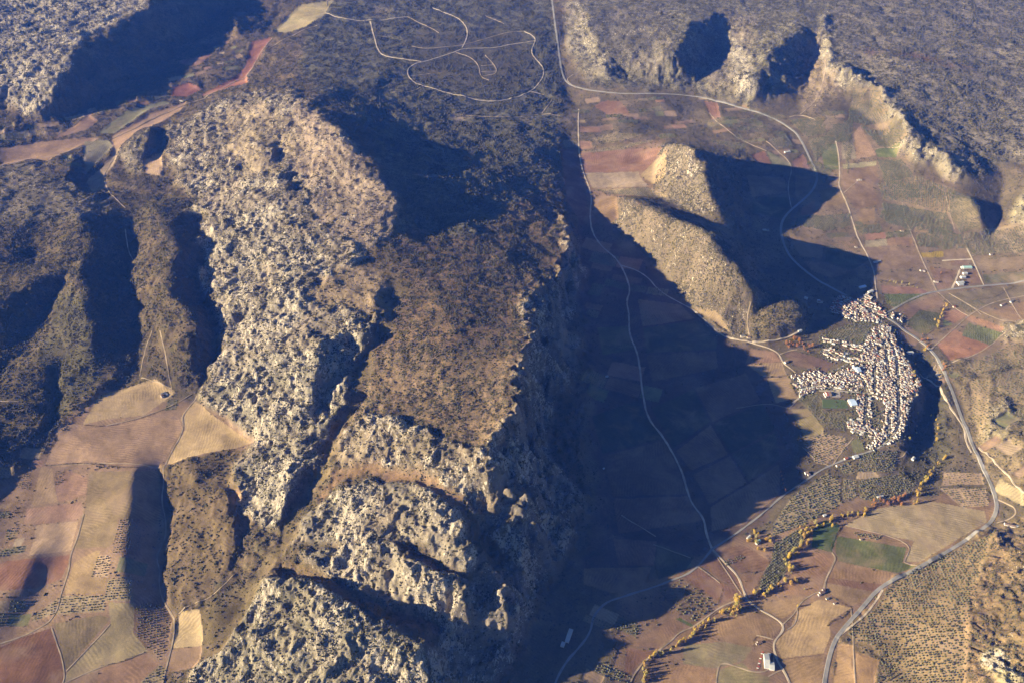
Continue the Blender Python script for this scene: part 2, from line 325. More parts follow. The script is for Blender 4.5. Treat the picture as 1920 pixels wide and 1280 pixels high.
wild([(1062,420),(1090,470),(1095,510),(1090,560),(1072,600),(1085,680),(1072,730),(1040,745),(1030,830),(1040,870),(1095,925),(1090,960),(1062,1040),(1010,1120),(985,1190),(958,1250),(900,1290),(820,1290),(810,1215),(870,1110),(900,1060),(990,1045),(960,940),(920,870),(985,770),(990,690),(1010,620),(1005,560),(1078,490)], (.20,.17,.135), .64, .7, 1.1, 1.1)
wild([(1048,385),(1066,430),(1086,467),(1076,490),(1058,520),(1015,550),(992,562),(1008,606),(1012,628),(1002,650),(990,678),(996,709),(990,735),(985,768),(945,812),(922,860),(905,850),(930,800),(960,770),(968,720),(968,680),(985,640),(978,600),(972,560),(1000,540),(1040,512),(1062,480),(1050,430)], (.26,.20,.14), .6, .8, .9, .8)
wild([(-900,-300),(292,-60),(285,15),(235,48),(170,66),(150,100),(90,190),(66,215),(0,195),(-900,300)], (.25,.215,.17), .75, .6, 1, 1.2)
wild([(225,290),(282,235),(275,265),(268,320),(240,325)], (.2,.165,.115), .5, .8, .8, .6)
wild([(0,310),(60,310),(160,350),(230,400),(100,420),(-100,420)], (.16,.13,.09), .2, .6, .8, .3)
# eastern hills
wild([(1235,275),(1310,276),(1335,345),(1350,400),(1300,405),(1225,355),(1240,320)], (.18,.142,.098), .5, 1.1, .42, .7)
wild([(1310,290),(1400,280),(1410,440),(1350,400),(1330,345)], (.13,.10,.07), .1, .6, .7, .3)
wild([(1160,372),(1200,376),(1320,430),(1385,500),(1425,565),(1420,640),(1330,620),(1290,560),(1210,465),(1160,425)], (.17,.13,.088), .38, 1.5, .34, .55)
wild([(1320,430),(1440,480),(1450,560),(1430,572),(1385,500)], (.16,.12,.085), .15, .6, .7, .3)
wild([(1400,570),(1440,555),(1500,565),(1525,600),(1505,632),(1410,645)], (.20,.15,.08), .06, 1.2, .25, .1)
wild([(1535,25),(1556,25),(1560,110),(1640,150),(1690,205),(1722,265),(1770,285),(1818,322),(1785,345),(1735,302),(1690,288),(1660,225),(1630,175),(1565,160),(1535,100)], (.25,.215,.155), .62, .7, .9, 1.1)
wild([(1720,650),(1780,690),(1810,760),(1825,840),(1860,930),(1930,960),(1930,660),(1850,670),(1790,680)], (.22,.165,.095), .1, .9, .6, .2)
wild([(1860,760),(1890,740),(1905,800),(1870,850),(1850,830)], (.24,.195,.12), .4, .8, .7, .6)
wild([(1870,640),(1900,605),(1935,600),(1935,640)], (.27,.22,.14), .5, .6, .7, .6)
wild([(1885,420),(1905,390),(1935,330),(1990,330),(1960,440)], (.33,.28,.17), .4, .3, .7, .4)
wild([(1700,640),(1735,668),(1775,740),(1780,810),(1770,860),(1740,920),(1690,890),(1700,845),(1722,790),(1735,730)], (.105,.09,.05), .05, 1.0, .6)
wild([(1570,1200),(1680,1083),(1860,985),(1960,960),(2300,900),(2300,1500),(1560,1500)], (.225,.16,.085), .06, .6, .8)
wild([(1868,1000),(1838,1060),(1815,1160),(1808,1330),(1870,1330),(1880,1110),(1910,1000)], (.25,.165,.09), .08, 1.0, .8)
wild([(1872,1060),(1910,1000),(2300,950),(2300,1500),(1850,1500),(1850,1180)], (.235,.16,.08), .3, 1.0, .9, .6)
wild([(1840,1230),(1870,1210),(1905,1250),(1960,1310),(1880,1330)], (.42,.36,.2), .85, .4, .9, .9)
wild([(300,880),(430,838),(445,900),(468,990),(440,1075),(335,1152),(303,1090),(296,1040),(310,975)], (.135,.095,.05), .03, .3, .55)
wild([(440,925),(455,930),(452,955),(442,945)], (.42,.24,.14), 0, .1, .4)
wild([(345,393),(368,383),(385,395),(372,407)], (.5,.41,.26), .3, .1, .4)
wild([(845,215),(870,208),(880,225),(850,232)], (.34,.26,.2), .5, .2, .5)
wild([(960,225),(1000,215),(1000,245),(975,250)], (.24,.19,.13), .05, .2, .4)
wild([(1855,145),(1600,60),(1700,95),(1640,110),(1600,85)], (.17,.09,.07), .05, 1.0, .5)
wild([(695,15),(725,15),(725,35),(700,35)], (.3,.24,.17), .3, .3, .4)

def blur(A, n=3):
    for _ in range(n):
        p = np.pad(A, ((1, 1), (1, 1)) + ((0, 0),)*(A.ndim-2), mode='edge'); A = (p[:-2, 1:-1]+p[2:, 1:-1]+p[1:-1, :-2]+p[1:-1, 2:]+2*p[1:-1, 1:-1])/6
    return A
COL = blur(COL, 14); ROCK = blur(ROCK, 10); SCR = blur(SCR, 8); KARST = blur(KARST, 8)
patch = fbm(GX/140, GY/140, 4, 71, .6)
ROCK = np.clip(ROCK*(.76 + 1.05*patch), 0, 1)
SCR = SCR*np.clip(.9 - .7*fbm(GX/170, GY/170, 3, 72), .25, 1.8)
COL = COL*(1 + .22*fbm(GX/260, GY/260, 4, 73))[..., None]*np.array([1, 1, 1])
region('mountain', [(1045,330),(1066,430),(1086,470),(1092,507),(1085,540),(1068,632),(1082,679),(1040,740),(1030,830),(1050,917),(1090,931),(1066,1001),(1030,1085),(981,1189),(938,1273),(900,1330),(340,1330),(400,1210),(470,1100),(520,1040),(430,900),(478,830),(372,742),(400,690),(420,640),(380,500),(400,410),(310,330),(310,240),(400,190),(545,160),(760,240),(900,330)])
region('mountain', [(-900,-900),(310,-900),(292,0),(235,48),(300,60),(180,200),(70,225),(-900,260)])
region('hill', [(1236,270),(1312,270),(1390,300),(1392,430),(1350,405),(1270,382),(1224,350)])
region('hill', [(1158,366),(1215,368),(1340,432),(1400,440),(1450,552),(1425,575),(1420,645),(1330,618),(1250,510),(1165,440)])
region('hill', [(1425,572),(1440,556),(1500,560),(1525,590),(1508,632),(1422,645)])
region('hill', [(300,880),(430,838),(470,990),(440,1075),(335,1152),(296,1040),(310,975)])
region('hill', [(225,430),(330,390),(375,540),(395,620),(390,720),(330,735),(262,700),(262,620),(240,560)])
region('hill', [(100,560),(130,400),(225,400),(238,560),(262,620),(250,700),(160,740),(90,830),(70,700)])
region('hill', [(1345,10),(1500,20),(1515,60),(1490,200),(1420,192),(1350,170)])
region('plateau', [(1550,-60),(2900,-900),(2900,300),(1860,300),(1812,328),(1785,345),(1735,302),(1690,288),(1660,225),(1630,175),(1565,160),(1535,100)])
region('hill', [(1850,1180),(1872,1060),(1910,1000),(2600,900),(2600,1500),(1810,1500),(1815,1280)])

# fields: colour of the soil or crop, outline in the survey picture
TAN, PINK, BRN, DRK, RED, GRN, GRY, OLV = (.34,.24,.155), (.29,.185,.135), (.205,.135,.09), (.15,.088,.06), (.25,.115,.085), (.115,.125,.05), (.26,.205,.155), (.25,.19,.115)
FIELDS = [
 (TAN, [(155,795),(185,742),(290,712),(330,735),(295,760),(270,778),(200,785)]),
 ((.31,.2,.145), [(95,845),(110,815),(200,797),(275,782),(335,786),(342,802),(298,878),(240,880),(200,870),(160,862),(120,875),(85,870)]),
 ((.37,.26,.16), [(342,776),(364,750),(400,780),(470,830),(440,840),(380,850),(306,874),(348,804),(338,784)]),
 ((.25,.15,.115), [(101,900),(124,879),(163,897),(160,927),(134,935),(109,940)]),
 ((.21,.15,.095), [(167,897),(167,886),(215,884),(298,882),(300,900),(296,935),(306,980),(306,1005),(264,972),(220,972),(218,1000),(205,1024),(140,1027),(157,965)]),
 ((.26,.175,.12), [(77,876),(99,879),(99,900),(107,940),(57,949)]),
 ((.27,.16,.125), [(50,954),(153,940),(153,964),(144,975),(67,983),(44,981)]),
 ((.37,.25,.18), [(67,985),(146,977),(132,1031),(54,1040),(64,1008)]),
 ((.23,.115,.08), [(10,1052),(129,1040),(127,1055),(114,1085),(67,1102),(-40,1108),(-40,1072)]),
 ((.28,.19,.115), [(138,1055),(181,1031),(188,1033),(170,1080),(198,1085),(195,1113),(120,1113)]),
 ((.19,.14,.09), [(101,1169),(188,1153),(206,1159),(124,1255)]),
 ((.28,.215,.135), [(204,1130),(251,1130),(249,1186),(276,1220),(235,1235),(168,1262),(118,1278),(126,1260),(207,1168)]),
 ((.25,.15,.105), [(188,1251),(275,1225),(297,1243),(259,1282),(181,1282)]),
 ((.17,.085,.052), [(-60,1240),(0,1213),(40,1195),(96,1177),(122,1260),(112,1300),(-60,1330)]),
 ((.29,.19,.12), [(30,1190),(85,1170),(104,1153),(96,1172),(40,1192)]),
 ((.44,.32,.2), [(336,1149),(373,1142),(380,1186),(378,1210),(323,1215),(328,1193)]),
 ((.28,.18,.125), [(323,1216),(378,1211),(376,1236),(363,1253),(314,1260)]),
 (PINK, [(-80,285),(0,277),(100,264),(160,259),(185,262),(150,275),(100,298),(85,305),(60,298),(0,312),(-80,320)]),
 ((.27,.165,.13), [(98,262),(168,217),(183,228),(158,245)]),
 ((.20,.18,.12), [(182,250),(235,211),(308,189),(318,195),(280,206),(212,252)]),
 (PINK, [(207,258),(282,213),(350,191),(340,206),(300,230),(250,252),(222,280),(216,298)]),
 ((.28,.205,.155), [(162,340),(205,302),(214,278),(225,280),(213,310),(196,330),(200,355),(172,360)]),
 ((.21,.18,.14), [(157,267),(204,264),(211,276),(162,326),(156,300)]),
 ((.23,.095,.08), [(325,165),(355,156),(377,168),(350,181),(321,181)]),
 ((.27,.12,.095), [(472,80),(508,72),(482,115),(462,145),(466,158),(430,165),(382,181),(378,178),(440,147),(460,125)]),
 ((.21,.115,.1), [(337,115),(398,101),(370,124),(340,122)]),
 ((.31,.25,.15), [(512,62),(560,12),(625,0),(605,32),(570,52),(535,62)]),
 ((.37,.25,.18), [(270,300),(303,288),(304,330),(272,325)]),
 # upper valley in the north-east
 ((.225,.125,.095), [(1089,289),(1181,281),(1241,278),(1215,319),(1192,322),(1094,325)]),
 ((.28,.21,.17), [(1096,326),(1196,323),(1200,334),(1215,350),(1111,353)]),
 ((.21,.135,.085), [(1113,368),(1155,369),(1160,412),(1129,420),(1113,405)]),
 ((.29,.21,.14), [(1200,330),(1219,311),(1250,283),(1247,330),(1230,348)]),
 ((.21,.115,.085), [(1114,200),(1126,192),(1140,190),(1152,192),(1160,189),(1174,204),(1181,217),(1160,213),(1145,219),(1134,212)]),
 ((.17,.10,.075), [(1050,281),(1081,281),(1103,395),(1090,420),(1064,380)]),
 ((.21,.11,.085), [(1407,292),(1432,284),(1446,309),(1421,304)]), ((.19,.18,.12), [(1437,284),(1481,307),(1484,314),(1448,309)]),
 ((.25,.14,.115), [(1485,304),(1505,290),(1520,317),(1489,313)]), ((.27,.145,.11), [(1320,190),(1345,195),(1350,220),(1335,225)]),
 ((.25,.2,.14), [(1577,270),(1599,268),(1605,298),(1579,300)]), ((.31,.2,.14), [(1601,251),(1612,236),(1642,292),(1606,298)]),
 ((.14,.155,.065), [(1640,282),(1684,275),(1680,296),(1646,294)]), ((.125,.13,.06), [(1537,274),(1567,271),(1572,318),(1547,320)]),
 ((.28,.24,.16), [(1580,309),(1642,303),(1642,311),(1581,317)]),
 ((.19,.125,.09), [(1580,320),(1642,312),(1646,338),(1635,345),(1650,382),(1606,394),(1584,364),(1578,345)]),
 ((.22,.15,.085), [(1534,360),(1568,348),(1587,379),(1552,390)]), ((.27,.15,.105), [(1504,390),(1526,376),(1530,400),(1501,404)]),
 ((.23,.155,.105), [(1606,395),(1639,391),(1639,415),(1610,415)]), ((.19,.14,.1), [(1614,236),(1660,232),(1668,250),(1622,252)]),
 ((.26,.135,.105), [(1622,439),(1658,437),(1660,447),(1624,450)]), ((.26,.21,.16), [(1622,452),(1661,449),(1663,461),(1622,464)]),
 ((.22,.14,.105), [(1662,448),(1709,446),(1714,461),(1664,461)]), ((.19,.13,.1), [(1619,466),(1664,463),(1715,463),(1733,500),(1645,508),(1633,490)]),
 ((.175,.125,.095), [(1646,511),(1736,507),(1750,545),(1648,524)]), ((.3,.21,.05), [(1726,475),(1767,472),(1769,483),(1730,484)]),
 ((.2,.14,.105), [(1770,471),(1811,469),(1815,484),(1770,483)]), ((.21,.15,.115), [(1722,465),(1764,460),(1765,470),(1725,473)]),
 ((.23,.16,.115), [(1712,427),(1749,425),(1741,439),(1714,437)]), ((.21,.15,.105), [(1824,482),(1930,478),(1930,502),(1838,510)]),
 ((.135,.125,.085), [(1842,516),(1930,509),(1930,526),(1848,532)]), ((.2,.125,.095), [(1742,500),(1793,508),(1780,538),(1759,543)]),
 ((.2,.125,.095), [(1817,511),(1830,507),(1842,531),(1809,535)]), ((.22,.125,.105), [(1652,535),(1720,541),(1743,550),(1655,550)]),
 ((.1,.12,.045), [(1658,553),(1740,552),(1679,577),(1662,570)]), ((.21,.135,.105), [(1682,580),(1757,554),(1767,566),(1775,575),(1738,580),(1700,600),(1690,598)]),
 ((.12,.112,.062), [(1697,606),(1724,582),(1763,588),(1754,614),(1731,630)]), ((.18,.14,.105), [(1769,553),(1930,530),(1930,552),(1818,586),(1782,570)]),
 ((.27,.15,.115), [(1773,583),(1794,581),(1813,592),(1789,606),(1768,596)]), ((.16,.165,.075), [(1768,599),(1786,609),(1768,613)]),
 ((.31,.18,.13), [(1820,592),(1882,616),(1875,623),(1810,599)]), ((.29,.15,.105), [(1757,646),(1785,616),(1798,623),(1858,650),(1835,663),(1780,676)]),
 ((.23,.15,.105), [(1857,586),(1930,562),(1930,600),(1900,602)]), ((.15,.155,.08), [(1802,630),(1815,606),(1878,626),(1858,647)]),
 ((.19,.125,.095), [(1680,612),(1695,620),(1722,640),(1715,650),(1690,640)]),
 # round the village
 ((.23,.14,.105), [(1406,654),(1456,660),(1464,679),(1398,682)]), ((.28,.19,.125), [(1400,683),(1465,680),(1475,704),(1430,706)]),
 ((.31,.21,.135), [(1438,709),(1478,705),(1496,745),(1455,755)]), ((.145,.092,.078), [(1470,664),(1482,657),(1542,673),(1564,679),(1549,698),(1488,684)]),
 ((.26,.2,.115), [(1484,768),(1513,766),(1544,803),(1544,812),(1508,819)]), ((.15,.1,.08), [(1547,649),(1575,646),(1634,665),(1610,670)]),
 ((.34,.25,.19), [(1607,885),(1640,885),(1648,895),(1605,898)]), ((.16,.15,.085), [(1595,826),(1611,822),(1622,846),(1600,848)]),
 # south-east
 ((.33,.25,.17), [(1630,957),(1683,947),(1750,941),(1845,958),(1849,978),(1725,1053),(1696,1052),(1714,1014),(1584,985),(1615,967)]),
 ((.23,.145,.095), [(1584,987),(1711,1015),(1700,1025),(1572,1003)]),
 ((.12,.125,.05), [(1570,1005),(1699,1027),(1691,1055),(1715,1062),(1683,1074),(1572,1051),(1566,1031)]),
 ((.08,.105,.04), [(1525,992),(1545,975),(1574,984),(1559,1035),(1522,1025)]),
 ((.27,.165,.105), [(1572,1053),(1678,1076),(1660,1094),(1551,1081)]), ((.2,.112,.078), [(1552,1083),(1658,1096),(1638,1108),(1549,1091)]),
 ((.25,.165,.105), [(1549,1093),(1634,1110),(1599,1135),(1552,1109)]), ((.25,.145,.095), [(1492,1032),(1556,1039),(1566,1045),(1543,1082),(1529,1114),(1441,1115),(1482,1086)]),
 ((.27,.175,.105), [(1426,1131),(1508,1117),(1492,1138),(1468,1160),(1424,1140)]),
 ((.37,.25,.15), [(1482,1176),(1495,1146),(1535,1123),(1594,1139),(1552,1167),(1557,1189),(1543,1224),(1465,1234),(1453,1203)]),
 ((.28,.18,.105), [(1467,1237),(1545,1228),(1538,1285),(1487,1285)]), ((.33,.21,.125), [(1570,1207),(1599,1210),(1603,1290),(1562,1290)]),
 ((.29,.18,.105), [(1604,1221),(1648,1237),(1638,1290),(1605,1290)]), ((.2,.115,.08), [(1342,1031),(1394,1022),(1443,1052),(1430,1071),(1385,1074)]),
 ((.23,.135,.09), [(1386,1080),(1430,1074),(1410,1114),(1400,1114)]), ((.2,.115,.085), [(1312,1058),(1334,1038),(1383,1082),(1390,1108)]),
 ((.19,.105,.08), [(1282,1082),(1308,1066),(1387,1111),(1352,1130)]), ((.17,.115,.08), [(1232,1102),(1275,1086),(1347,1134),(1302,1166),(1263,1140)]),
 ((.2,.19,.12), [(1244,1061),(1289,1051),(1297,1060),(1258,1081)]), ((.23,.14,.095), [(1257,1160),(1295,1176),(1270,1181),(1235,1215),(1182,1210)]),
 ((.21,.115,.08), [(1175,1214),(1225,1222),(1195,1244),(1170,1276)]), ((.26,.165,.105), [(1318,1178),(1352,1164),(1399,1142),(1456,1166),(1464,1174),(1447,1197),(1412,1210),(1356,1200)]),
 ((.21,.17,.11), [(1282,1209),(1356,1203),(1410,1214),(1394,1238),(1342,1252),(1281,1243)]), ((.28,.17,.105), [(1221,1264),(1281,1246),(1341,1255),(1341,1310),(1215,1310)]),
 ((.21,.17,.095), [(1343,1257),(1392,1242),(1408,1260),(1442,1270),(1439,1300),(1343,1300)]),
 ((.1,.115,.045), [(1273,1158),(1300,1172),(1297,1175),(1268,1160)]),
 ((.22,.15,.095), [(1420,1140),(1448,1153),(1440,1157)]), ((.36,.285,.185), [(1873,898),(1918,921),(1918,950),(1863,921)]),
 ((.20,.12,.09), [(1150,1010),(1230,1015),(1225,1060),(1160,1060)]), ((.10,.085,.05), [(1230,1018),(1300,1045),(1285,1068),(1235,1085),(1228,1062)]), ((.23,.15,.10), [(1095,1065),(1155,1064),(1220,1064),(1210,1098),(1150,1112),(1095,1095)]),
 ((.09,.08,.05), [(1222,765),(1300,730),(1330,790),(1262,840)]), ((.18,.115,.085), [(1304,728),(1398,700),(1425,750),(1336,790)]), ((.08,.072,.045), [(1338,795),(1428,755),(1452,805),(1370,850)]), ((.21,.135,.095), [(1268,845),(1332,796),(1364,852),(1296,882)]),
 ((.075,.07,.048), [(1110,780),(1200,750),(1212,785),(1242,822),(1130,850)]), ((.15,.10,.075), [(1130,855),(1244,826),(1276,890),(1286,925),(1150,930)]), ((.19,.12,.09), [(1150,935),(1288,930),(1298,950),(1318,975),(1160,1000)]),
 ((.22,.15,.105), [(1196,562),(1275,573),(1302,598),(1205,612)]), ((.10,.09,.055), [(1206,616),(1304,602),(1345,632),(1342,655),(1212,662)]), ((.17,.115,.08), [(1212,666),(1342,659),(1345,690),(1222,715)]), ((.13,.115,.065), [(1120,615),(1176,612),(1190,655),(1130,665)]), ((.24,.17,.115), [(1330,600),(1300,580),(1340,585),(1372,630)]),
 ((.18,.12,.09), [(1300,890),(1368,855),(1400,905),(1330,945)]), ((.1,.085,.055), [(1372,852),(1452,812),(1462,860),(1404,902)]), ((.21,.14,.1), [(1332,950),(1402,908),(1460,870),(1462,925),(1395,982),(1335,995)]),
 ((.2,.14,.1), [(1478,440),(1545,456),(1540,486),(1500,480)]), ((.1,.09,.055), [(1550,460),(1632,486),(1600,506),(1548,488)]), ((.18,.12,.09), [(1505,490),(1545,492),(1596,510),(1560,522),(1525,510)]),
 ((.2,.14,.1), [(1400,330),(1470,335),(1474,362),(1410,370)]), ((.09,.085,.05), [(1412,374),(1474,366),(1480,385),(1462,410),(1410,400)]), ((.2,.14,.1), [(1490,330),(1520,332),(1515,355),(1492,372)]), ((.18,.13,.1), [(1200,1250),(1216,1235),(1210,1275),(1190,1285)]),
]
def FCOL(c): return tuple(np.array(c)*np.array([.95, .965, .84]))
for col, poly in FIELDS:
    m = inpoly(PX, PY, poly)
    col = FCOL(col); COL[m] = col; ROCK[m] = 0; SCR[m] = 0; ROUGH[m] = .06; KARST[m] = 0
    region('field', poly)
GROVES = [
 ([(1510,306),(1530,300),(1560,322),(1545,345)], 9.5, .2, 3.4, (.18,.145,.085)), ([(1590,330),(1580,268),(1540,262),(1560,240),(1600,262)], 10, .2, 3.2, (.19,.155,.09)), ([(1646,345),(1700,338),(1720,372),(1655,372)], 10, .3, 3.3, (.22,.165,.1)),
 ([(1780,355),(1830,375),(1840,430),(1800,436),(1780,400)], 10, .2, 3.2, (.21,.165,.1)), ([(1655,384),(1700,382),(1712,420),(1660,420)], 10, 0, 3.2, (.2,.155,.095)), ([(1850,485),(1920,470),(1925,478),(1830,490)], 11, 0, 3.0, None),
 ([(1700,345),(1760,352),(1770,372),(1710,372)], 10, .4, 3.3, (.22,.17,.1)), ([(1480,225),(1540,220),(1550,250),(1510,258)], 9, .2, 3.3, (.16,.13,.075)), ([(1330,262),(1400,270),(1395,283),(1345,272)], 9, .1, 3.0, (.17,.135,.08)), ([(1440,262),(1475,255),(1490,275),(1455,278)], 9, .1, 3.0, (.22,.17,.105)),
 ([(1500,700),(1540,744),(1545,772),(1590,770),(1600,790),(1580,805),(1545,800),(1510,765),(1498,750)], 8.5, .3, 2.8, (.17,.14,.08)),   # olive groves: outline, spacing, row angle, crown radius, ground colour
 ([(222,974),(264,974),(264,1040),(208,1040)], 9, .05, 2.5, BRN), ([(181,1040),(207,1041),(202,1081),(171,1081)], 9, .05, 2.5, TAN),
 ([(202,1084),(246,1084),(250,1126),(196,1126)], 9, .05, 2.6, OLV), ([(116,1116),(198,1116),(196,1146),(104,1151)], 9, .05, 2.5, OLV),
 ([(255,1130),(300,1130),(324,1166),(300,1240),(252,1186)], 9, .3, 2.5, BRN), ([(60,1156),(110,1120),(103,1149),(60,1166)], 9, .3, 2.4, OLV),
 ([(262,1280),(300,1246),(312,1252),(300,1290)], 9, .3, 2.4, OLV), ([(100,882),(122,878),(122,900),(102,912)], 9, .2, 2.4, BRN), ([(35,890),(62,880),(55,920),(30,915)], 9, .2, 2.4, BRN),
 ([(1230,1104),(1275,1086),(1349,1134),(1300,1168),(1263,1140)], 12.5, -.62, 3.4, None), ([(1244,1061),(1289,1051),(1297,1060),(1258,1081)], 7, -.3, 1.5, None),
 ([(1352,1052),(1390,1040),(1398,1046),(1362,1062)], 9, .3, 2.6, None),
 ([(1480,936),(1549,886),(1575,902),(1575,944),(1522,976),(1448,1006),(1452,978)], 9.0, .35, 3.3, OLV), ([(1580,896),(1605,900),(1608,932),(1579,936)], 9, 1.4, 3.0, OLV),
 ([(1432,1072),(1446,1052),(1452,1018),(1500,990),(1520,1000),(1482,1036),(1470,1080),(1440,1112),(1418,1112)], 8, .6, 3.2, (.13,.11,.06)),
 ([(1507,822),(1548,812),(1585,819),(1590,838),(1548,870),(1531,869),(1508,839)], 9.5, .4, 2.8, TAN),
 ([(1612,851),(1684,846),(1675,884),(1608,884)], 8, .2, 3.0, (.15,.125,.07)), ([(1610,900),(1680,890),(1720,905),(1700,935),(1640,940),(1612,935)], 9, .2, 3.2, (.16,.13,.075)),
 ([(1762,914),(1848,914),(1855,947),(1804,951)], 9.5, .1, 2.6, TAN), ([(1770,885),(1840,885),(1846,908),(1765,910)], 11, .1, 2.2, TAN),
 ([(1676,1085),(1834,1011),(1866,993),(1843,1052),(1816,1152),(1809,1300),(1642,1300),(1652,1236),(1640,1215),(1582,1189),(1643,1136)], 9.2, -.12, 3.3, None),
 ([(1600,168),(1645,165),(1665,215),(1620,235),(1590,225)], 9, .1, 3.6, (.14,.11,.066)), ([(1612,235),(1690,225),(1700,270),(1650,275)], 9, .1, 3.6, (.13,.105,.062)),
 ([(1560,235),(1600,225),(1598,262),(1570,266)], 9, .1, 3.5, (.19,.15,.09)), ([(1515,262),(1560,255),(1565,268),(1530,300)], 9, .1, 3.5, (.19,.15,.09)),
 ([(1482,420),(1502,406),(1594,402),(1594,424),(1552,434)], 9, .1, 3.5, (.19,.15,.09)), ([(1645,300),(1690,298),(1712,330),(1660,345)], 9, .1, 3.5, (.19,.15,.09)),
 ([(1660,335),(1720,330),(1790,355),(1780,400),(1700,380),(1655,375)], 10, -.3, 3.4, (.25,.18,.11)), ([(1655,378),(1775,400),(1790,440),(1700,430),(1650,410)], 9, .05, 3.5, (.19,.15,.09)),
 ([(1600,425),(1650,420),(1658,436),(1615,440)], 9, .1, 3.5, (.19,.15,.09)), ([(1662,436),(1706,430),(1708,444),(1662,446)], 9, .1, 3.5, (.19,.15,.09)),
 ([(1716,440),(1760,430),(1800,440),(1815,466),(1770,468),(1722,462)], 9, .05, 3.5, (.19,.15,.09)), ([(1800,440),(1850,430),(1920,420),(1930,470),(1820,480)], 10.5, -.1, 3.4, (.25,.19,.12)),
 ([(1540,460),(1600,448),(1612,468),(1570,470)], 10, .1, 2.6, BRN), ([(1658,553),(1740,552),(1679,577),(1662,570)], 8, .0, 2.3, None),
 ([(1697,606),(1724,582),(1763,588),(1754,614),(1731,630)], 7, .55, 1.5, None), ([(1570,616),(1622,600),(1638,612),(1620,640),(1600,645),(1540,630)], 9, .9, 3.0, (.17,.14,.085)),
 ([(1735,706),(1760,680),(1768,700),(1758,712)], 9, .9, 2.5, OLV), ([(1802,630),(1815,606),(1878,626),(1858,647)], 9, -.4, 2.3, None), ([(1795,568),(1815,590),(1850,572),(1830,562)], 8, .4, 2.2, OLV),
 ([(1800,690),(1900,640),(1930,650),(1930,680),(1830,700)], 11, .2, 3.0, None), ([(1860,700),(1930,690),(1930,750),(1870,735)], 11, .2, 3.0, None), ([(1815,715),(1855,710),(1850,780),(1835,820),(1820,770)], 11, .2, 3.0, None),
 ([(1105,283),(1160,272),(1230,262),(1170,280),(1110,288)], 9, .1, 2.6, OLV), ([(1100,262),(1150,250),(1210,252),(1150,268)], 9, .1, 2.6, OLV), ([(1055,264),(1083,262),(1083,275),(1058,277)], 8, .1, 2.2, OLV),
 ([(1112,355),(1215,352),(1255,372),(1170,366)], 9, .1, 2.6, OLV), ([(1120,610),(1170,560),(1240,600),(1180,620)], 11, -.4, 2.5, None), ([(1140,650),(1190,640),(1190,680),(1150,670)], 10, 0, 2.5, None),
 ([(1660,1100),(1650,1112),(1610,1150)], 9, 0, 2.5, None), ([(1020,1105),(1045,1100),(1060,1130),(1030,1130)], 11, 0, 2.4, None), ([(1595,995),(1655,1003),(1650,1012),(1612,1006)], 8, .2, 3.0, None), ([(1545,655),(1600,650),(1560,652)], 8, 0, 2.5, None),
]
for poly, sp, an, r, g in GROVES:
    m = inpoly(PX, PY, poly)
    if g is not None: COL[m] = g
    ROCK[m] = 0; SCR[m] = 0; ROUGH[m] = np.minimum(ROUGH[m], .2)

# the patchwork of small plots on the open plain: strips of plough, stubble and young olives
PLOTS = []
def plots(zone, an, w, h, share, seed):
    r = random.Random(seed)
    W = np.array([at(px, py, 8)[:2] for px, py in zone]); ca, sa = cos(an), sin(an); M = np.array([[ca, -sa], [sa, ca]]); Q = W @ M; lo, hi = Q.min(0), Q.max(0)
    y = lo[1]
    while y < hi[1]:
        hh = h*r.uniform(.6, 1.5); x = lo[0] + r.uniform(-w, 0)
        while x < hi[0]:
            ww = w*r.uniform(.5, 1.6); sk = r.uniform(-.12, .12)*ww
            c = np.array([[x+2, y+2], [x+ww-2, y+2+sk], [x+ww-2, y+hh-2+sk], [x+2, y+hh-2]])
            x += ww
            if r.random() > share: continue
            mid = c.mean(0)
            if not inpoly(mid[0], mid[1], Q): continue
            pts = np.vstack([c, mid]) @ M.T
            ri = np.interp(pts[:, 1], YR, np.arange(NR))
            ci = np.interp(pts[:, 0]/np.interp(pts[:, 1], YR, WY), UC, np.arange(NC))
            if (FID[np.round(ri).astype(int), np.round(ci).astype(int)] != 0).any() or TAKEN[np.round(ri).astype(int), np.round(ci).astype(int)].any(): continue
            P4_ = c @ M.T; r0, r1 = int(ri.min())-1, int(ri.max())+2; c0, c1 = int(ci.min())-2, int(ci.max())+3
            m = inpoly(GX[r0:r1, c0:c1], GY[r0:r1, c0:c1], P4_)
            if m.sum() < 12: continue
            k = r.random(); TAKEN[r0:r1, c0:c1] |= m
            if k < .48:
                col = r.choice(((.19,.15,.09), (.23,.17,.105), (.16,.135,.08)))
                PLOTS.append((P4_, r.uniform(7.5, 11), an + r.choice((0, 0, .5)), r.uniform(2.4, 3.5)))
            else: col = r.choice(((.22,.15,.1), (.27,.19,.125), (.19,.125,.085), (.25,.15,.105), (.15,.145,.075), (.29,.22,.145), (.17,.115,.08)))
            COL[r0:r1, c0:c1][m] = np.array(col)*r.uniform(.88, 1.12); SCR[r0:r1, c0:c1][m] = 0; ROCK[r0:r1, c0:c1][m] = 0; KARST[r0:r1, c0:c1][m] = 0; ROUGH[r0:r1, c0:c1][m] = .1
        y += hh
TAKEN = np.zeros((NR, NC), bool)
for poly, sp, an, r, g in GROVES: TAKEN |= inpoly(PX, PY, poly)
TAKEN |= inpoly(PX, PY, [(1535,550),(1600,545),(1670,590),(1735,700),(1725,800),(1640,850),(1580,810),(1540,760),(1485,750),(1480,700),(1540,640),(1560,600)])
plots([(1480,235),(1560,225),(1640,215),(1700,300),(1780,350),(1830,420),(1935,430),(1935,700),(1830,690),(1730,630),(1650,540),(1560,440),(1520,370),(1540,320)], .12, 75, 55, .8, 5)
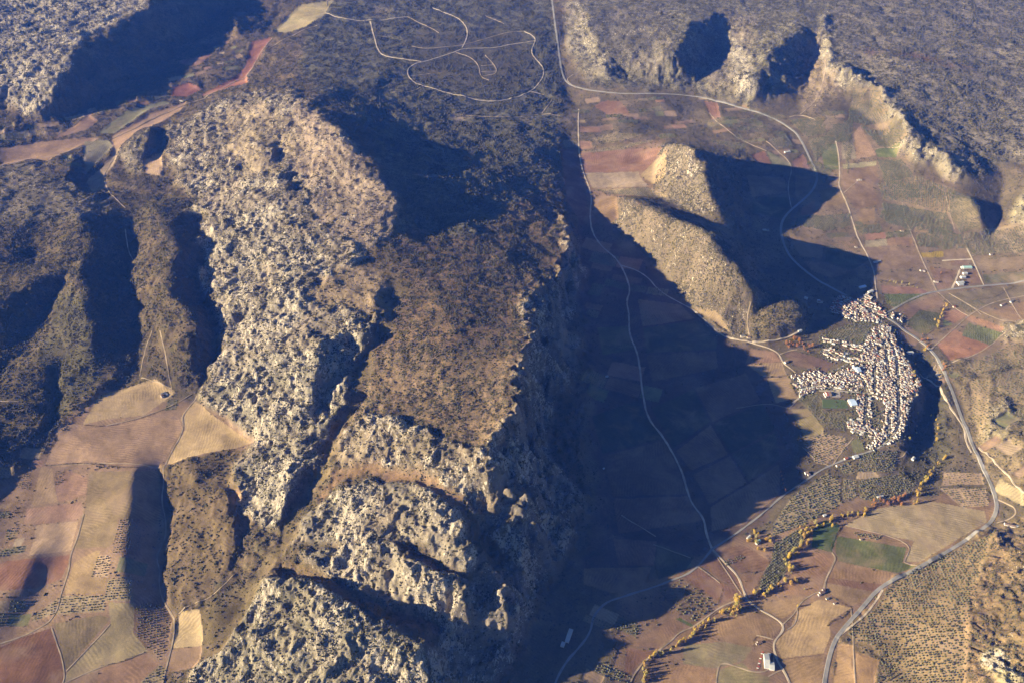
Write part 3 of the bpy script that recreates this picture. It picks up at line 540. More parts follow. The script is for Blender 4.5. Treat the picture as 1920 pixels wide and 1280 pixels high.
plots([(1085,190),(1240,185),(1300,250),(1250,268),(1090,280)], .1, 80, 60, .6, 6); plots([(1300,185),(1480,230),(1520,290),(1420,300),(1340,250)], .2, 70, 50, .6, 7)
plots([(1130,1090),(1250,1090),(1320,1160),(1250,1230),(1180,1300),(1080,1290)], -.5, 70, 45, .6, 8); plots([(1730,690),(1800,740),(1850,880),(1920,950),(1935,700)], .4, 75, 50, .45, 9)
plots([(1540,880),(1620,850),(1700,870),(1760,920),(1640,960),(1500,980)], .3, 60, 40, .6, 10); plots([(60,880),(110,800),(190,735),(330,745),(480,832),(310,880),(330,1160),(310,1300),(-60,1320),(-60,960)], .1, 60, 42, .7, 11)
plots([(1095,430),(1200,490),(1300,610),(1450,690),(1495,800),(1440,970),(1330,1020),(1100,1075),(1130,900),(1110,700)], -.35, 95, 70, .7, 12)
plots([(0,320),(160,350),(220,300),(300,240),(480,130),(440,100),(300,190),(90,265),(0,270)], .5, 80, 45, .6, 13)

RG, KB = blur(ROUGH, 8), blur(KARST, 4)
# relief detail: gullied slopes, stepped cliffs, and fissured limestone with its beds running to the north-east
RW = np.clip((RG-.15)*1.6, 0, 1)
crag = blur(inpoly(PX, PY, [(1030,400),(1105,420),(1115,560),(1100,760),(1060,860),(1110,930),(1100,1000),(1050,1090),(1000,1170),(940,1120),(900,1000),(890,850),(940,760),(965,600)])*1.0, 12)
dx = RW*(34*fbm(GX/150, GY/150, 4, 51, .62) + 7*perlin(GX/33, GY/33, 52)); dy = RW*(34*fbm(GX/150, GY/150, 4, 53, .62) + 7*perlin(GX/33, GY/33, 54))
dx = dx + crag*(30*ridged(GX/120, GY/75, 3, 61) + 9*perlin(GX/22, GY/22, 62)); dy = dy + crag*16*fbm(GX/70, GY/70, 3, 63)
GZ = bil(RELIEF, (GY+dy-GY0)/CELL, (GX+dx-GX0)/CELL)
gy_, gx_ = np.gradient(GZ)
slope = np.clip(np.hypot(gx_/np.maximum(np.gradient(GX, axis=1), 1), gy_/np.maximum(np.abs(np.gradient(GY, axis=0)), 1)), 0, 2)
ero = ridged((GX+40*fbm(GX/200, GY/200, 2, 56))/210, (GY+40*fbm(GX/200, GY/200, 2, 57))/210, 4, 58)
GZ = GZ + RW*(9.0*fbm(GX/300, GY/300, 3, 21) + 6.5*ero*np.clip(.45+slope, 0, 1.3) + 2.0*fbm(GX/55, GY/55, 3, 22))
steps = (GZ + .22*(GX*.5+GY*.3) + 10*fbm(GX/110, GY/110, 2, 59))/26; fr = steps - np.floor(steps)
GZ = GZ + np.clip(KB, 0, 1)*15*((fr*fr*(3-2*fr))**2 - fr + .18)
wx, wy = GX + 9*fbm(GX/70, GY/70, 2, 31), GY + 9*fbm(GX/70, GY/70, 2, 32)
d2, r2 = (wx*.75 + wy*.66), (-wx*.66 + wy*.75)
GZ = GZ + KB*(3.4*ridged(d2/95, r2/34, 3, 41) + 1.7*ridged(wx/17, wy/17, 2, 43))
GZ = GZ + KB*9*ridged(d2/420, r2/125, 2, 45)
GZ = GZ + (RG < .2)*1.8*fbm(GX/120, GY/120, 3, 25)

def ground_z(x, y):
    x, y = np.asarray(x, float), np.asarray(y, float)
    r = np.interp(y, YR, np.arange(NR)); w = np.interp(y, YR, WY)
    c = np.interp(x/w, UC, np.arange(NC))
    return bil(GZ, r, c)
def ground_attr(A, x, y):
    r = np.interp(y, YR, np.arange(NR)); w = np.interp(y, YR, WY); c = np.interp(np.asarray(x)/w, UC, np.arange(NC))
    return A[np.clip(np.round(r).astype(int), 0, NR-1), np.clip(np.round(c).astype(int), 0, NC-1)]
def survey(pts):
    """places on the ground for a list of survey-picture positions (line of sight met with the relief)"""
    P = np.asarray(pts, float).reshape(-1, 2)
    u, v = (P[:, 0]-960)/FPX, (P[:, 1]-640)/FPX
    d = np.stack([u, PC - v*PS, -PS - v*PC], 1)
    t0 = (460 - CAM_H)/d[:, 2]; t1 = (-60 - CAM_H)/d[:, 2]
    T = t0.copy(); hit = np.zeros(len(P), bool); n = 160
    for k in range(n+1):
        t = t0 + (t1-t0)*k/n
        below = CAM_H + d[:, 2]*t < ground_z(d[:, 0]*t, d[:, 1]*t)
        new = below & ~hit; T[new] = t[new]; hit |= below
        T[~hit] = t[~hit]
    lo = T - (t1-t0)/n; hi = T
    for k in range(14):
        m = (lo+hi)/2; b = CAM_H + d[:, 2]*m < ground_z(d[:, 0]*m, d[:, 1]*m)
        hi = np.where(b, m, hi); lo = np.where(b, lo, m)
    x, y = d[:, 0]*hi, d[:, 1]*hi
    return np.stack([x, y, ground_z(x, y)], 1)

# ------------------------------------------------------------------ materials
def mat(name, col, rough=.9, noise=None, amt=.25, bump=0):
    m = bpy.data.materials.new(name); m.use_nodes = True
    n, l = m.node_tree.nodes, m.node_tree.links
    b = n['Principled BSDF']; b.inputs['Roughness'].default_value = rough; b.inputs['Specular IOR Level'].default_value = .15
    b.inputs['Base Color'].default_value = (*col, 1)
    if noise:
        g = n.new('ShaderNodeNewGeometry'); t = n.new('ShaderNodeTexNoise'); t.inputs['Scale'].default_value = noise; t.inputs['Detail'].default_value = 4
        l.new(g.outputs['Position'], t.inputs['Vector'])
        mr = n.new('ShaderNodeMapRange'); mr.inputs[1].default_value = .3; mr.inputs[2].default_value = .7; mr.inputs[3].default_value = 1-amt; mr.inputs[4].default_value = 1+amt
        l.new(t.outputs['Fac'], mr.inputs[0])
        mx = n.new('ShaderNodeVectorMath'); mx.operation = 'SCALE'; mx.inputs[0].default_value = col
        l.new(mr.outputs[0], mx.inputs['Scale']); l.new(mx.outputs[0], b.inputs['Base Color'])
    return m

def ground_material():
    m = bpy.data.materials.new('soil_and_rock'); m.use_nodes = True
    n, l = m.node_tree.nodes, m.node_tree.links
    b = n['Principled BSDF']; b.inputs['Roughness'].default_value = .95; b.inputs['Specular IOR Level'].default_value = .08
    geo = n.new('ShaderNodeNewGeometry'); P = geo.outputs['Position']
    def noise(scale, det=4, rough=.55, warp=0, stretch=None):
        src = P
        if stretch:
            mp = n.new('ShaderNodeMapping'); mp.inputs['Rotation'].default_value = (0, 0, stretch[0]); mp.inputs['Scale'].default_value = stretch[1]
            l.new(P, mp.inputs['Vector']); src = mp.outputs[0]
        t = n.new('ShaderNodeTexNoise'); t.inputs['Scale'].default_value = scale; t.inputs['Detail'].default_value = det; t.inputs['Roughness'].default_value = rough
        t.inputs['Distortion'].default_value = warp
        l.new(src, t.inputs['Vector']); return t.outputs['Fac']
    def rng(s, a, bb, c, d):
        r = n.new('ShaderNodeMapRange'); r.inputs[1].default_value = a; r.inputs[2].default_value = bb; r.inputs[3].default_value = c; r.inputs[4].default_value = d
        l.new(s, r.inputs[0]); return r.outputs[0]
    def math_(op, a, bb):
        x = n.new('ShaderNodeMath'); x.operation = op
        for k, q in ((0, a), (1, bb)):
            if isinstance(q, (int, float)): x.inputs[k].default_value = q
            else: l.new(q, x.inputs[k])
        return x.outputs[0]
    def mix(f, a, bb):
        x = n.new('ShaderNodeMix'); x.data_type = 'RGBA'
        if isinstance(f, float): x.inputs[0].default_value = f
        else: l.new(f, x.inputs[0])
        for k, q in ((6, a), (7, bb)):
            if isinstance(q, tuple): x.inputs[k].default_value = (*q, 1)
            else: l.new(q, x.inputs[k])
        return x.outputs[2]
    at_ = n.new('ShaderNodeAttribute'); at_.attribute_name = 'soil'; base = at_.outputs['Color']
    ar = n.new('ShaderNodeAttribute'); ar.attribute_name = 'rock'; rk = ar.outputs['Fac']
    aw = n.new('ShaderNodeAttribute'); aw.attribute_name = 'wild'; wl = aw.outputs['Fac']
    # soil: broad patches, finer mottling
    k1 = rng(noise(.011, 5, .6, .6), .3, .7, .80, 1.22)
    k2 = rng(noise(.07, 4, .65), .3, .7, .86, 1.14)
    k3 = rng(noise(.35, 3, .7), .3, .7, .8, 1.2)
    kk = math_('MULTIPLY', math_('MULTIPLY', k1, k2), k3)
    sc = n.new('ShaderNodeVectorMath'); sc.operation = 'SCALE'; l.new(base, sc.inputs[0]); l.new(kk, sc.inputs['Scale'])
    soil = sc.outputs[0]
    oi = n.new('ShaderNodeObjectInfo'); vr = n.new('ShaderNodeVectorRotate'); vr.rotation_type = 'Z_AXIS'
    l.new(P, vr.inputs['Vector']); l.new(math_('MULTIPLY', oi.outputs['Random'], 3.14), vr.inputs['Angle'])
    sx = n.new('ShaderNodeSeparateXYZ'); l.new(vr.outputs[0], sx.inputs[0])
    ph = math_('ADD', math_('MULTIPLY', sx.outputs[0], .62), math_('MULTIPLY', noise(.02, 2), 14.0))
    fur = math_('MULTIPLY', math_('MULTIPLY', math_('SINE', ph, 0.0), rng(noise(.012, 3), .42, .62, 0, .16)), math_('SUBTRACT', 1.0, wl))
    band = math_('MULTIPLY', rng(noise(.004, 6, .68, .4), .3, .7, -.34, .36), math_('SUBTRACT', 1.0, wl))
    fk = math_('ADD', math_('ADD', 1.0, fur), band)
    s2 = n.new('ShaderNodeVectorMath'); s2.operation = 'SCALE'; l.new(soil, s2.inputs[0]); l.new(fk, s2.inputs['Scale']); soil = s2.outputs[0]
    soil = mix(math_('MULTIPLY', rng(noise(.008, 5, .65, .6), .5, .68, 0, .5), math_('SUBTRACT', 1.0, wl)), soil, (.31, .215, .145))
    # dry grass and low plants on the wild ground
    gr = math_('MULTIPLY', rng(noise(.045, 5, .7), .46, .60, 0, .75), wl)
    soil = mix(gr, soil, (.085, .075, .04))
    gr2 = math_('MULTIPLY', rng(noise(.16, 4, .75), .50, .60, 0, .85), wl)
    soil = mix(gr2, soil, (.06, .055, .032))
    # limestone: pale blocks split by dark soil-filled clefts
    stripe = noise(.10, 5, .7, 1.2, (0.72, (1.0, .42, .6)))
    thr = rng(rk, 0, 1, .72, .45)
    rockm = rng(math_('SUBTRACT', stripe, thr), -.035, .05, 0, 1)
    rockm = math_('MULTIPLY', rockm, rng(rk, 0, .1, 0, 1))
    rc = mix(rng(noise(.06, 4, .7), .35, .65, 0, 1), (.53, .45, .345), (.71, .62, .48))
    rc = mix(rng(noise(.30, 4, .7), .35, .7, 0, .8), rc, (.34, .28, .21))
    colr = mix(rockm, soil, rc)
    l.new(colr, b.inputs['Base Color'])
    bp = n.new('ShaderNodeBump'); bp.inputs['Strength'].default_value = 1.0; bp.inputs['Distance'].default_value = 1.0
    hgt = math_('ADD', math_('MULTIPLY', stripe, math_('MULTIPLY', rk, 16.0)),
                math_('MULTIPLY', math_('ADD', noise(.25, 4, .7), noise(.7, 3, .7)), math_('ADD', math_('MULTIPLY', wl, 1.6), .5)))
    l.new(hgt, bp.inputs['Height']); l.new(bp.outputs[0], b.inputs['Normal'])
    return m
GMAT = ground_material()

# ------------------------------------------------------------------ the ground, split into plain, hills, mountains and fields
def build_ground():
    idx = np.arange(NR*NC).reshape(NR, NC)
    Q = np.stack([idx[:-1, :-1], idx[:-1, 1:], idx[1:, 1:], idx[1:, :-1]], -1).reshape(-1, 4)
    fid = FID[:-1, :-1].ravel()
    co = np.stack([GX, GY, GZ], -1).reshape(-1, 3).astype(np.float32)
    colr = np.concatenate([COL.reshape(-1, 3), np.ones((NR*NC, 1))], 1).astype(np.float32)
    rock = ROCK_S.ravel().astype(np.float32); wild_ = WILD_S.ravel().astype(np.float32)
    remap = np.full(NR*NC, -1, np.int64)
    for k, name in enumerate(REGION_NAMES):
        F = Q[fid == k]
        if not len(F): continue
        used = np.unique(F); remap[used] = np.arange(len(used)); F = remap[F]
        me = bpy.data.meshes.new(name)
        me.vertices.add(len(used)); me.vertices.foreach_set('co', co[used].ravel())
        me.loops.add(F.size); me.loops.foreach_set('vertex_index', F.ravel().astype(np.int32))
        me.polygons.add(len(F)); me.polygons.foreach_set('loop_start', np.arange(0, F.size, 4, dtype=np.int32))
        me.update(calc_edges=True); me.shade_smooth()
        own = colr[used].copy()
        if name == 'field':                    # one soil colour right up to the field's edge
            own[:] = (*FCOL(FIELDS[k-N_BEFORE][0]), 1)
        a = me.color_attributes.new('soil', 'FLOAT_COLOR', 'POINT'); a.data.foreach_set('color', own.ravel())
        a = me.attributes.new('rock', 'FLOAT', 'POINT'); a.data.foreach_set('value', rock[used] if name != 'field' else np.zeros(len(used), np.float32))
        a = me.attributes.new('wild', 'FLOAT', 'POINT'); a.data.foreach_set('value', wild_[used])
        me.materials.append(GMAT)
        o = bpy.data.objects.new(name, me); SC.collection.objects.link(o); o['kind'] = 'structure'
ROCK_S = blur(ROCK, 2)
WILD_S = blur(np.clip(SCR*1.2, 0, 1)*(1 - .45*np.clip(KARST, 0, 1)), 2)
N_BEFORE = REGION_NAMES.index('field')
build_ground()

# ------------------------------------------------------------------ air: haze between the viewer and the far hills
def build_haze():
    x, y0, y1, z0, z1 = 52000, -6000, 40000, float(GZ.min())-6, CAM_H+12
    v = [(sx*x, yy, zz) for zz in (z0, z1) for sx, yy in ((-1, y0), (1, y0), (1, y1), (-1, y1))]
    f = [(3, 2, 1, 0), (4, 5, 6, 7), (0, 1, 5, 4), (1, 2, 6, 5), (2, 3, 7, 6), (3, 0, 4, 7)]
    me = bpy.data.meshes.new('haze'); me.from_pydata(v, [], f)
    m = bpy.data.materials.new('haze'); m.use_nodes = True; m.node_tree.nodes.clear()
    pv = m.node_tree.nodes.new('ShaderNodeVolumePrincipled'); out = m.node_tree.nodes.new('ShaderNodeOutputMaterial')
    pv.inputs['Color'].default_value = (*HAZE_COL, 1); pv.inputs['Density'].default_value = HAZE_D; pv.inputs['Absorption Color'].default_value = (1, 1, 1, 1)
    m.node_tree.links.new(pv.outputs[0], out.inputs['Volume'])
    me.materials.append(m)
    o = bpy.data.objects.new('haze', me); SC.collection.objects.link(o); o['kind'] = 'stuff'; o['label'] = 'blue haze hanging in the air over the far hills'
HAZE_COL, HAZE_D = (.055, .20, 1.0), 2.0e-5
build_haze()

# ------------------------------------------------------------------ roads and tracks: ribbons draped on the ground
ASPH = mat('asphalt', (.25, .235, .22), .9, .05, .12)
PALE = mat('pale_gravel', (.44, .36, .27), .95, .03, .25)
DUST = mat('dirt_track', (.31, .24, .168), .95, .03, .35)
STREET = mat('street_paving', (.34, .30, .26), .9, .06, .15)

def smooth_line(W, step=7.0):
    W = np.asarray(W)[:, :2]
    for _ in range(2):
        a, b = W[:-1], W[1:]
        q = np.empty((2*len(a), 2)); q[0::2] = .75*a+.25*b; q[1::2] = .25*a+.75*b
        W = np.vstack([W[:1], q, W[-1:]])
    d = np.concatenate([[0], np.cumsum(np.hypot(*(W[1:]-W[:-1]).T))])
    s = np.linspace(0, d[-1], max(2, int(d[-1]/step)))
    return np.stack([np.interp(s, d, W[:, 0]), np.interp(s, d, W[:, 1])], 1)

def ribbon(name, px, width, m, lift=.9, wob=.8):
    L = smooth_line(survey(px))
    T = np.gradient(L, axis=0); T /= np.maximum(np.hypot(*T.T), 1e-6)[:, None]
    N = np.stack([-T[:, 1], T[:, 0]], 1)
    s = np.arange(len(L))
    L = L + N*(wob*perlin(s*.13, s*0+len(px)*3.1, 5))[:, None]
    wv = width/2*(1 + .38*perlin(s*.21, s*0+7.7, 6)*(wob > 0))
    cols = []
    offs = (-1.25, -1, 0, 1, 1.25)
    for k in offs:
        p = L + N*(wv*k)[:, None]
        z = ground_z(p[:, 0], p[:, 1]) + (lift if abs(k) <= 1 else -1.2)
        cols.append(np.stack([p[:, 0], p[:, 1], z], 1))
    mid = np.maximum(np.maximum(cols[1][:, 2], cols[3][:, 2]), cols[2][:, 2])
    for c in (1, 2, 3): cols[c][:, 2] = .5*cols[c][:, 2] + .5*mid
    V = np.concatenate(cols); n = len(L); F = []
    for j in range(len(offs)-1):
        for i in range(n-1): F.append((j*n+i, (j+1)*n+i, (j+1)*n+i+1, j*n+i+1))
    F = [f[::-1] for f in F]
    me = bpy.data.meshes.new(name); me.from_pydata(V.tolist(), [], F); me.materials.append(m)
    o = bpy.data.objects.new(name, me); SC.collection.objects.link(o); o['kind'] = 'structure'
    CLEAR.append(np.concatenate([L, np.full((len(L), 1), width*.5)], 1))
    return L
CLEAR = []

HIGHWAY = [(1030,-40),(1035,0),(1040,40),(1046,80),(1052,130),(1058,150),(1075,163),(1120,172),(1180,177),(1270,177),(1310,181),(1350,191),(1400,205),(1440,217),(1470,232),(1490,246),(1504,265),(1515,290),(1528,315),(1533,332),(1529,348),(1520,362),(1500,380),(1478,398),(1466,415),(1463,435),(1470,460),(1480,480),(1500,500),(1530,524),(1560,540),(1590,556),(1620,572),(1650,588),(1675,603),(1700,622),(1730,642),(1750,660),(1765,685),(1778,715),(1790,745),(1800,775),(1812,800),(1822,830),(1840,870),(1855,900),(1865,925),(1870,945),(1866,965),(1855,982),(1820,1005),(1790,1025),(1750,1048),(1710,1070),(1680,1083),(1660,1095),(1640,1110),(1620,1135),(1600,1157),(1580,1180),(1565,1200),(1555,1230),(1548,1265),(1540,1320)]
ribbon('road', HIGHWAY, 11, ASPH, 1.2, 0)
ribbon('road', [(1655,590),(1680,577),(1700,565),(1730,552),(1757,546),(1800,540),(1850,535),(1920,526),(1990,519)], 9, ASPH, 1.2, 0)
ribbon('road', [(1085,205),(1084,240),(1086,290),(1092,320),(1102,345),(1110,370),(1106,400),(1108,430),(1125,460),(1150,480),(1163,495),(1175,520),(1182,545),(1174,565),(1180,590),(1179,625),(1195,660),(1200,690),(1205,740),(1215,785),(1245,820),(1262,850),(1280,885),(1290,925),(1300,948),(1320,970),(1324,1000),(1335,1028)], 6.5, PALE)
ribbon('road', [(1335,1028),(1375,1003),(1400,985),(1430,962),(1465,930),(1500,907),(1540,880),(1555,873),(1580,862),(1610,852),(1640,843),(1668,828)], 6, ASPH)
ribbon('road', [(1335,1028),(1310,1060),(1290,1075),(1260,1087),(1220,1102),(1165,1118),(1132,1130),(1112,1155),(1107,1185),(1085,1215),(1060,1240),(1040,1280),(1030,1320)], 6, ASPH)
ribbon('road', [(1337,1030),(1360,1055),(1385,1080),(1395,1110),(1400,1122),(1420,1140),(1450,1155),(1467,1168),(1470,1180),(1452,1200),(1450,1215),(1458,1240),(1475,1265),(1488,1300)], 5.5, PALE)
TRACKS = [
 (5, [(1163,497),(1190,505),(1215,520),(1235,545),(1275,568),(1300,580),(1320,600),(1345,625),(1370,635),(1410,642),(1450,655),(1462,665),(1470,682),(1482,690)]),
 (5, [(1410,641),(1440,640),(1480,632),(1505,620)]), (4, [(1462,664),(1480,657),(1495,655)]), (4, [(1482,690),(1510,712),(1498,745),(1480,765)]),
 (4.5, [(1172,1300),(1195,1250),(1230,1222),(1260,1200),(1275,1183),(1305,1173),(1345,1140),(1375,1127),(1396,1119)]),
 (5, [(1655,1105),(1640,1130),(1625,1150),(1600,1170),(1578,1188)]), (3.5, [(1467,1170),(1490,1150),(1494,1138),(1510,1120),(1540,1105),(1548,1113)]), (3, [(1475,1180),(1490,1170),(1496,1150),(1494,1140)]),
 (3.5, [(1452,1222),(1448,1253),(1420,1262),(1380,1248),(1350,1240),(1343,1270),(1342,1300)]), (3.5, [(1470,1253),(1450,1262),(1440,1268)]), (3, [(1450,1198),(1430,1192),(1418,1190)]),
 (4.5, [(1545,1110),(1548,1085),(1560,1062),(1568,1045),(1560,1035)]), (3, [(1695,1053),(1712,1015),(1585,984)]), (3, [(1695,1053),(1720,1060)]), (3, [(1596,1140),(1600,1200),(1604,1290)]),
 (5, [(1567,265),(1573,290),(1575,330),(1572,350),(1588,380),(1600,420),(1610,450),(1625,475),(1638,505),(1641,530),(1645,560)]), (4, [(1582,362),(1596,350),(1608,340)]),
 (4.5, [(1700,420),(1708,435),(1718,460),(1735,500),(1757,546)]), (5, [(1813,466),(1825,490),(1845,535)]), (7, [(1766,489),(1800,487),(1822,486)]), (7, [(1785,541),(1795,520),(1800,505)]),
 (4.5, [(1745,655),(1780,624),(1815,592),(1850,572),(1880,562),(1930,553)]), (4, [(1778,681),(1830,665),(1860,645),(1897,612)]), (3, [(1757,546),(1775,562),(1793,580),(1815,592)]), (3, [(1808,566),(1830,580),(1840,590)]), (3, [(1780,550),(1870,600),(1900,602)]), (3, [(1882,540),(1900,575),(1925,610)]),
 (6, [(1738,710),(1760,722),(1772,748),(1792,778),(1808,800),(1812,830),(1822,848)]), (3.5, [(1755,683),(1738,712),(1724,700)]), (5, [(1835,838),(1865,865),(1885,885),(1905,910),(1930,930)]), (4, [(1868,935),(1885,942),(1908,955),(1900,970),(1868,980)]),
 (4, [(1408,566),(1402,590),(1401,610),(1405,628)]), (4, [(1437,265),(1460,285),(1481,304),(1485,320),(1476,350),(1484,390)]), (4, [(1437,283),(1400,268),(1370,250),(1345,230),(1330,212)]),
 (5, [(983,59),(1000,68),(1005,76),(994,97),(1008,115),(1021,131),(1016,151),(993,175),(952,188),(922,191),(882,185),(842,175),(808,165),(774,155),(761,134),(774,121),(795,116),(825,107),(855,97),(868,91),(926,91),(960,83),(1003,77)]),
 (6, [(694,40),(702,70),(709,97),(724,107),(758,111),(790,116)]), (5, [(610,25),(640,35),(690,39),(730,36),(764,32)]), (5, [(811,15),(842,27),(868,40),(877,57),(875,74),(866,90)]),
 (4, [(855,99),(882,107),(899,124),(900,144),(917,151)]), (4, [(910,104),(929,124),(932,139),(905,143)]), (3.5, [(902,124),(925,122)]), (3.5, [(902,135),(930,134)]), (4, [(873,217),(920,219),(969,222),(1016,213),(1050,217)]), (4, [(1016,213),(1028,198),(1034,188)]),
 (4, [(764,32),(801,49),(823,62)]), (4, [(772,87),(801,92),(858,87),(892,79),(942,62),(983,59)]), (3.5, [(910,30),(945,45)]), (3.5, [(735,174),(774,172),(792,163)]), (3, [(732,148),(762,147)]), (3, [(766,143),(808,138)]), (3.5, [(993,172),(1020,178)]), (3, [(712,175),(712,195)]), (3, [(710,68),(726,69)]),
 (4, [(510,72),(480,112),(466,140),(440,152),(390,180),(360,192),(330,205),(290,220),(240,248),(205,262)]), (4, [(612,12),(614,0),(612,-30)]), (4, [(595,48),(560,60),(505,90)]), (4, [(0,311),(60,298),(120,288),(180,262)]), (3, [(175,360),(196,325),(215,295)]), (3.5, [(195,335),(205,365),(235,390)]),
 (4, [(369,742),(362,755),(340,780),(346,803),(320,850),(305,875),(308,905),(302,935),(312,980),(310,1010),(292,1045),(300,1065),(298,1100),(308,1130),(325,1155),(327,1165),(325,1200),(312,1250),(300,1300)]),
 (4, [(157,963),(145,1010),(133,1035),(129,1070),(117,1105),(105,1150),(85,1172),(30,1197),(-20,1212)]), (3, [(335,1150),(350,1135),(400,1118),(440,1075)]),
 (3.5, [(235,430),(240,470),(250,488)]), (3.5, [(300,620),(310,660),(318,710),(322,728)]), (3, [(285,620),(270,660),(262,705)]), (3.5, [(322,728),(295,715),(265,708)]), (3, [(0,752),(35,752)]), (3, [(90,872),(160,868),(300,876)]), (3, [(200,797),(270,781),(330,757),(360,738)]),
 (3, [(270,1222),(235,1238),(185,1250),(110,1285)]), (3, [(97,1177),(124,1258),(115,1290)]), (3, [(124,1258),(206,1170)]),
 (3, [(1230,1005),(1165,965)]), (3, [(1225,1020),(1295,1045)]), (3, [(1480,765),(1440,755),(1380,765)]), (4, [(1560,873),(1575,850),(1600,820)]), (3, [(1555,873),(1528,860),(1505,838)]), (3, [(1335,1030),(1390,1112)]), (3, [(1310,1062),(1350,1092)]), (3, [(1700,845),(1690,860),(1640,858)]),
 (4, [(1500,215),(1530,190),(1545,150),(1548,110)]), (4, [(1480,220),(1500,215),(1530,225)]), (3, [(1640,280),(1665,275),(1690,272)]), (3.5, [(1080,165),(1060,150),(1075,140)]), (3, [(1770,350),(1778,390),(1790,430)]), (3, [(1690,370),(1700,420)]), (4, [(1920,470),(1880,440),(1870,460),(1820,482)]),
]
for w, p in TRACKS: ribbon('track', p, w*(1.25 if p[0][1] < 240 else 1), PALE if w >= 5 else DUST, 1.6 if p[0][1] < 240 else .9)
for p in ([(1645,621),(1658,644),(1663,671),(1665,705)], [(1668,640),(1679,663),(1684,701),(1684,750),(1686,784),(1680,807),(1667,824),(1642,843)], [(1667,772),(1667,814)], [(1625,744),(1623,770),(1620,800)],
          [(1535,732),(1591,733),(1633,737),(1660,745)], [(1540,656),(1591,675),(1625,681)], [(1497,729),(1534,722),(1590,735)], [(1524,703),(1551,712),(1560,730)], [(1551,701),(1591,681)], [(1600,690),(1620,715),(1630,740)], [(1640,690),(1640,735)], [(1575,575),(1605,600)], [(1590,562),(1635,603)], [(1655,592),(1648,620)], [(1485,755),(1505,742),(1535,722)]):
    ribbon('street', p, 5, STREET, .9, .3)

# ------------------------------------------------------------------ plants
def leaf_mat(name, cols, rough=.8):
    m = bpy.data.materials.new(name); m.use_nodes = True
    n, l = m.node_tree.nodes, m.node_tree.links
    b = n['Principled BSDF']; b.inputs['Roughness'].default_value = rough; b.inputs['Specular IOR Level'].default_value = .1
    oi = n.new('ShaderNodeObjectInfo'); cr = n.new('ShaderNodeValToRGB'); cr.color_ramp.interpolation = 'LINEAR'
    for k, c in enumerate(cols):
        e = cr.color_ramp.elements[k] if k < 2 else cr.color_ramp.elements.new(1)
        e.position = k/(len(cols)-1); e.color = (*c, 1)
    l.new(oi.outputs['Random'], cr.inputs[0])
    g = n.new('ShaderNodeNewGeometry'); t = n.new('ShaderNodeTexNoise'); t.inputs['Scale'].default_value = .6; l.new(g.outputs['Position'], t.inputs['Vector'])
    mr = n.new('ShaderNodeMapRange'); mr.inputs[1].default_value = .3; mr.inputs[2].default_value = .7; mr.inputs[3].default_value = .7; mr.inputs[4].default_value = 1.3; l.new(t.outputs['Fac'], mr.inputs[0])
    mx = n.new('ShaderNodeVectorMath'); mx.operation = 'SCALE'; l.new(cr.outputs[0], mx.inputs[0]); l.new(mr.outputs[0], mx.inputs['Scale'])
    l.new(mx.outputs[0], b.inputs['Base Color']); return m
SCRUB_M = leaf_mat('scrub_leaves', [(.060, .060, .034), (.092, .082, .048), (.075, .060, .040), (.052, .056, .030)])
OLIVE_M = leaf_mat('olive_leaves', [(.10, .105, .058), (.13, .125, .075), (.085, .09, .05)])
GOLD_M = leaf_mat('autumn_leaves', [(.52, .36, .07), (.56, .39, .08), (.40, .24, .06), (.44, .37, .11), (.26, .22, .08)])
RUST_M = leaf_mat('rust_leaves', [(.34, .15, .06), (.42, .20, .06), (.26, .13, .07)])
PALE_M = leaf_mat('pale_leaves', [(.36, .32, .14), (.40, .33, .12)])
BARK_M = mat('bark', (.14, .10, .07), .95)
ROCK_M = mat('limestone', (.46, .42, .36), .9, .15, .35)

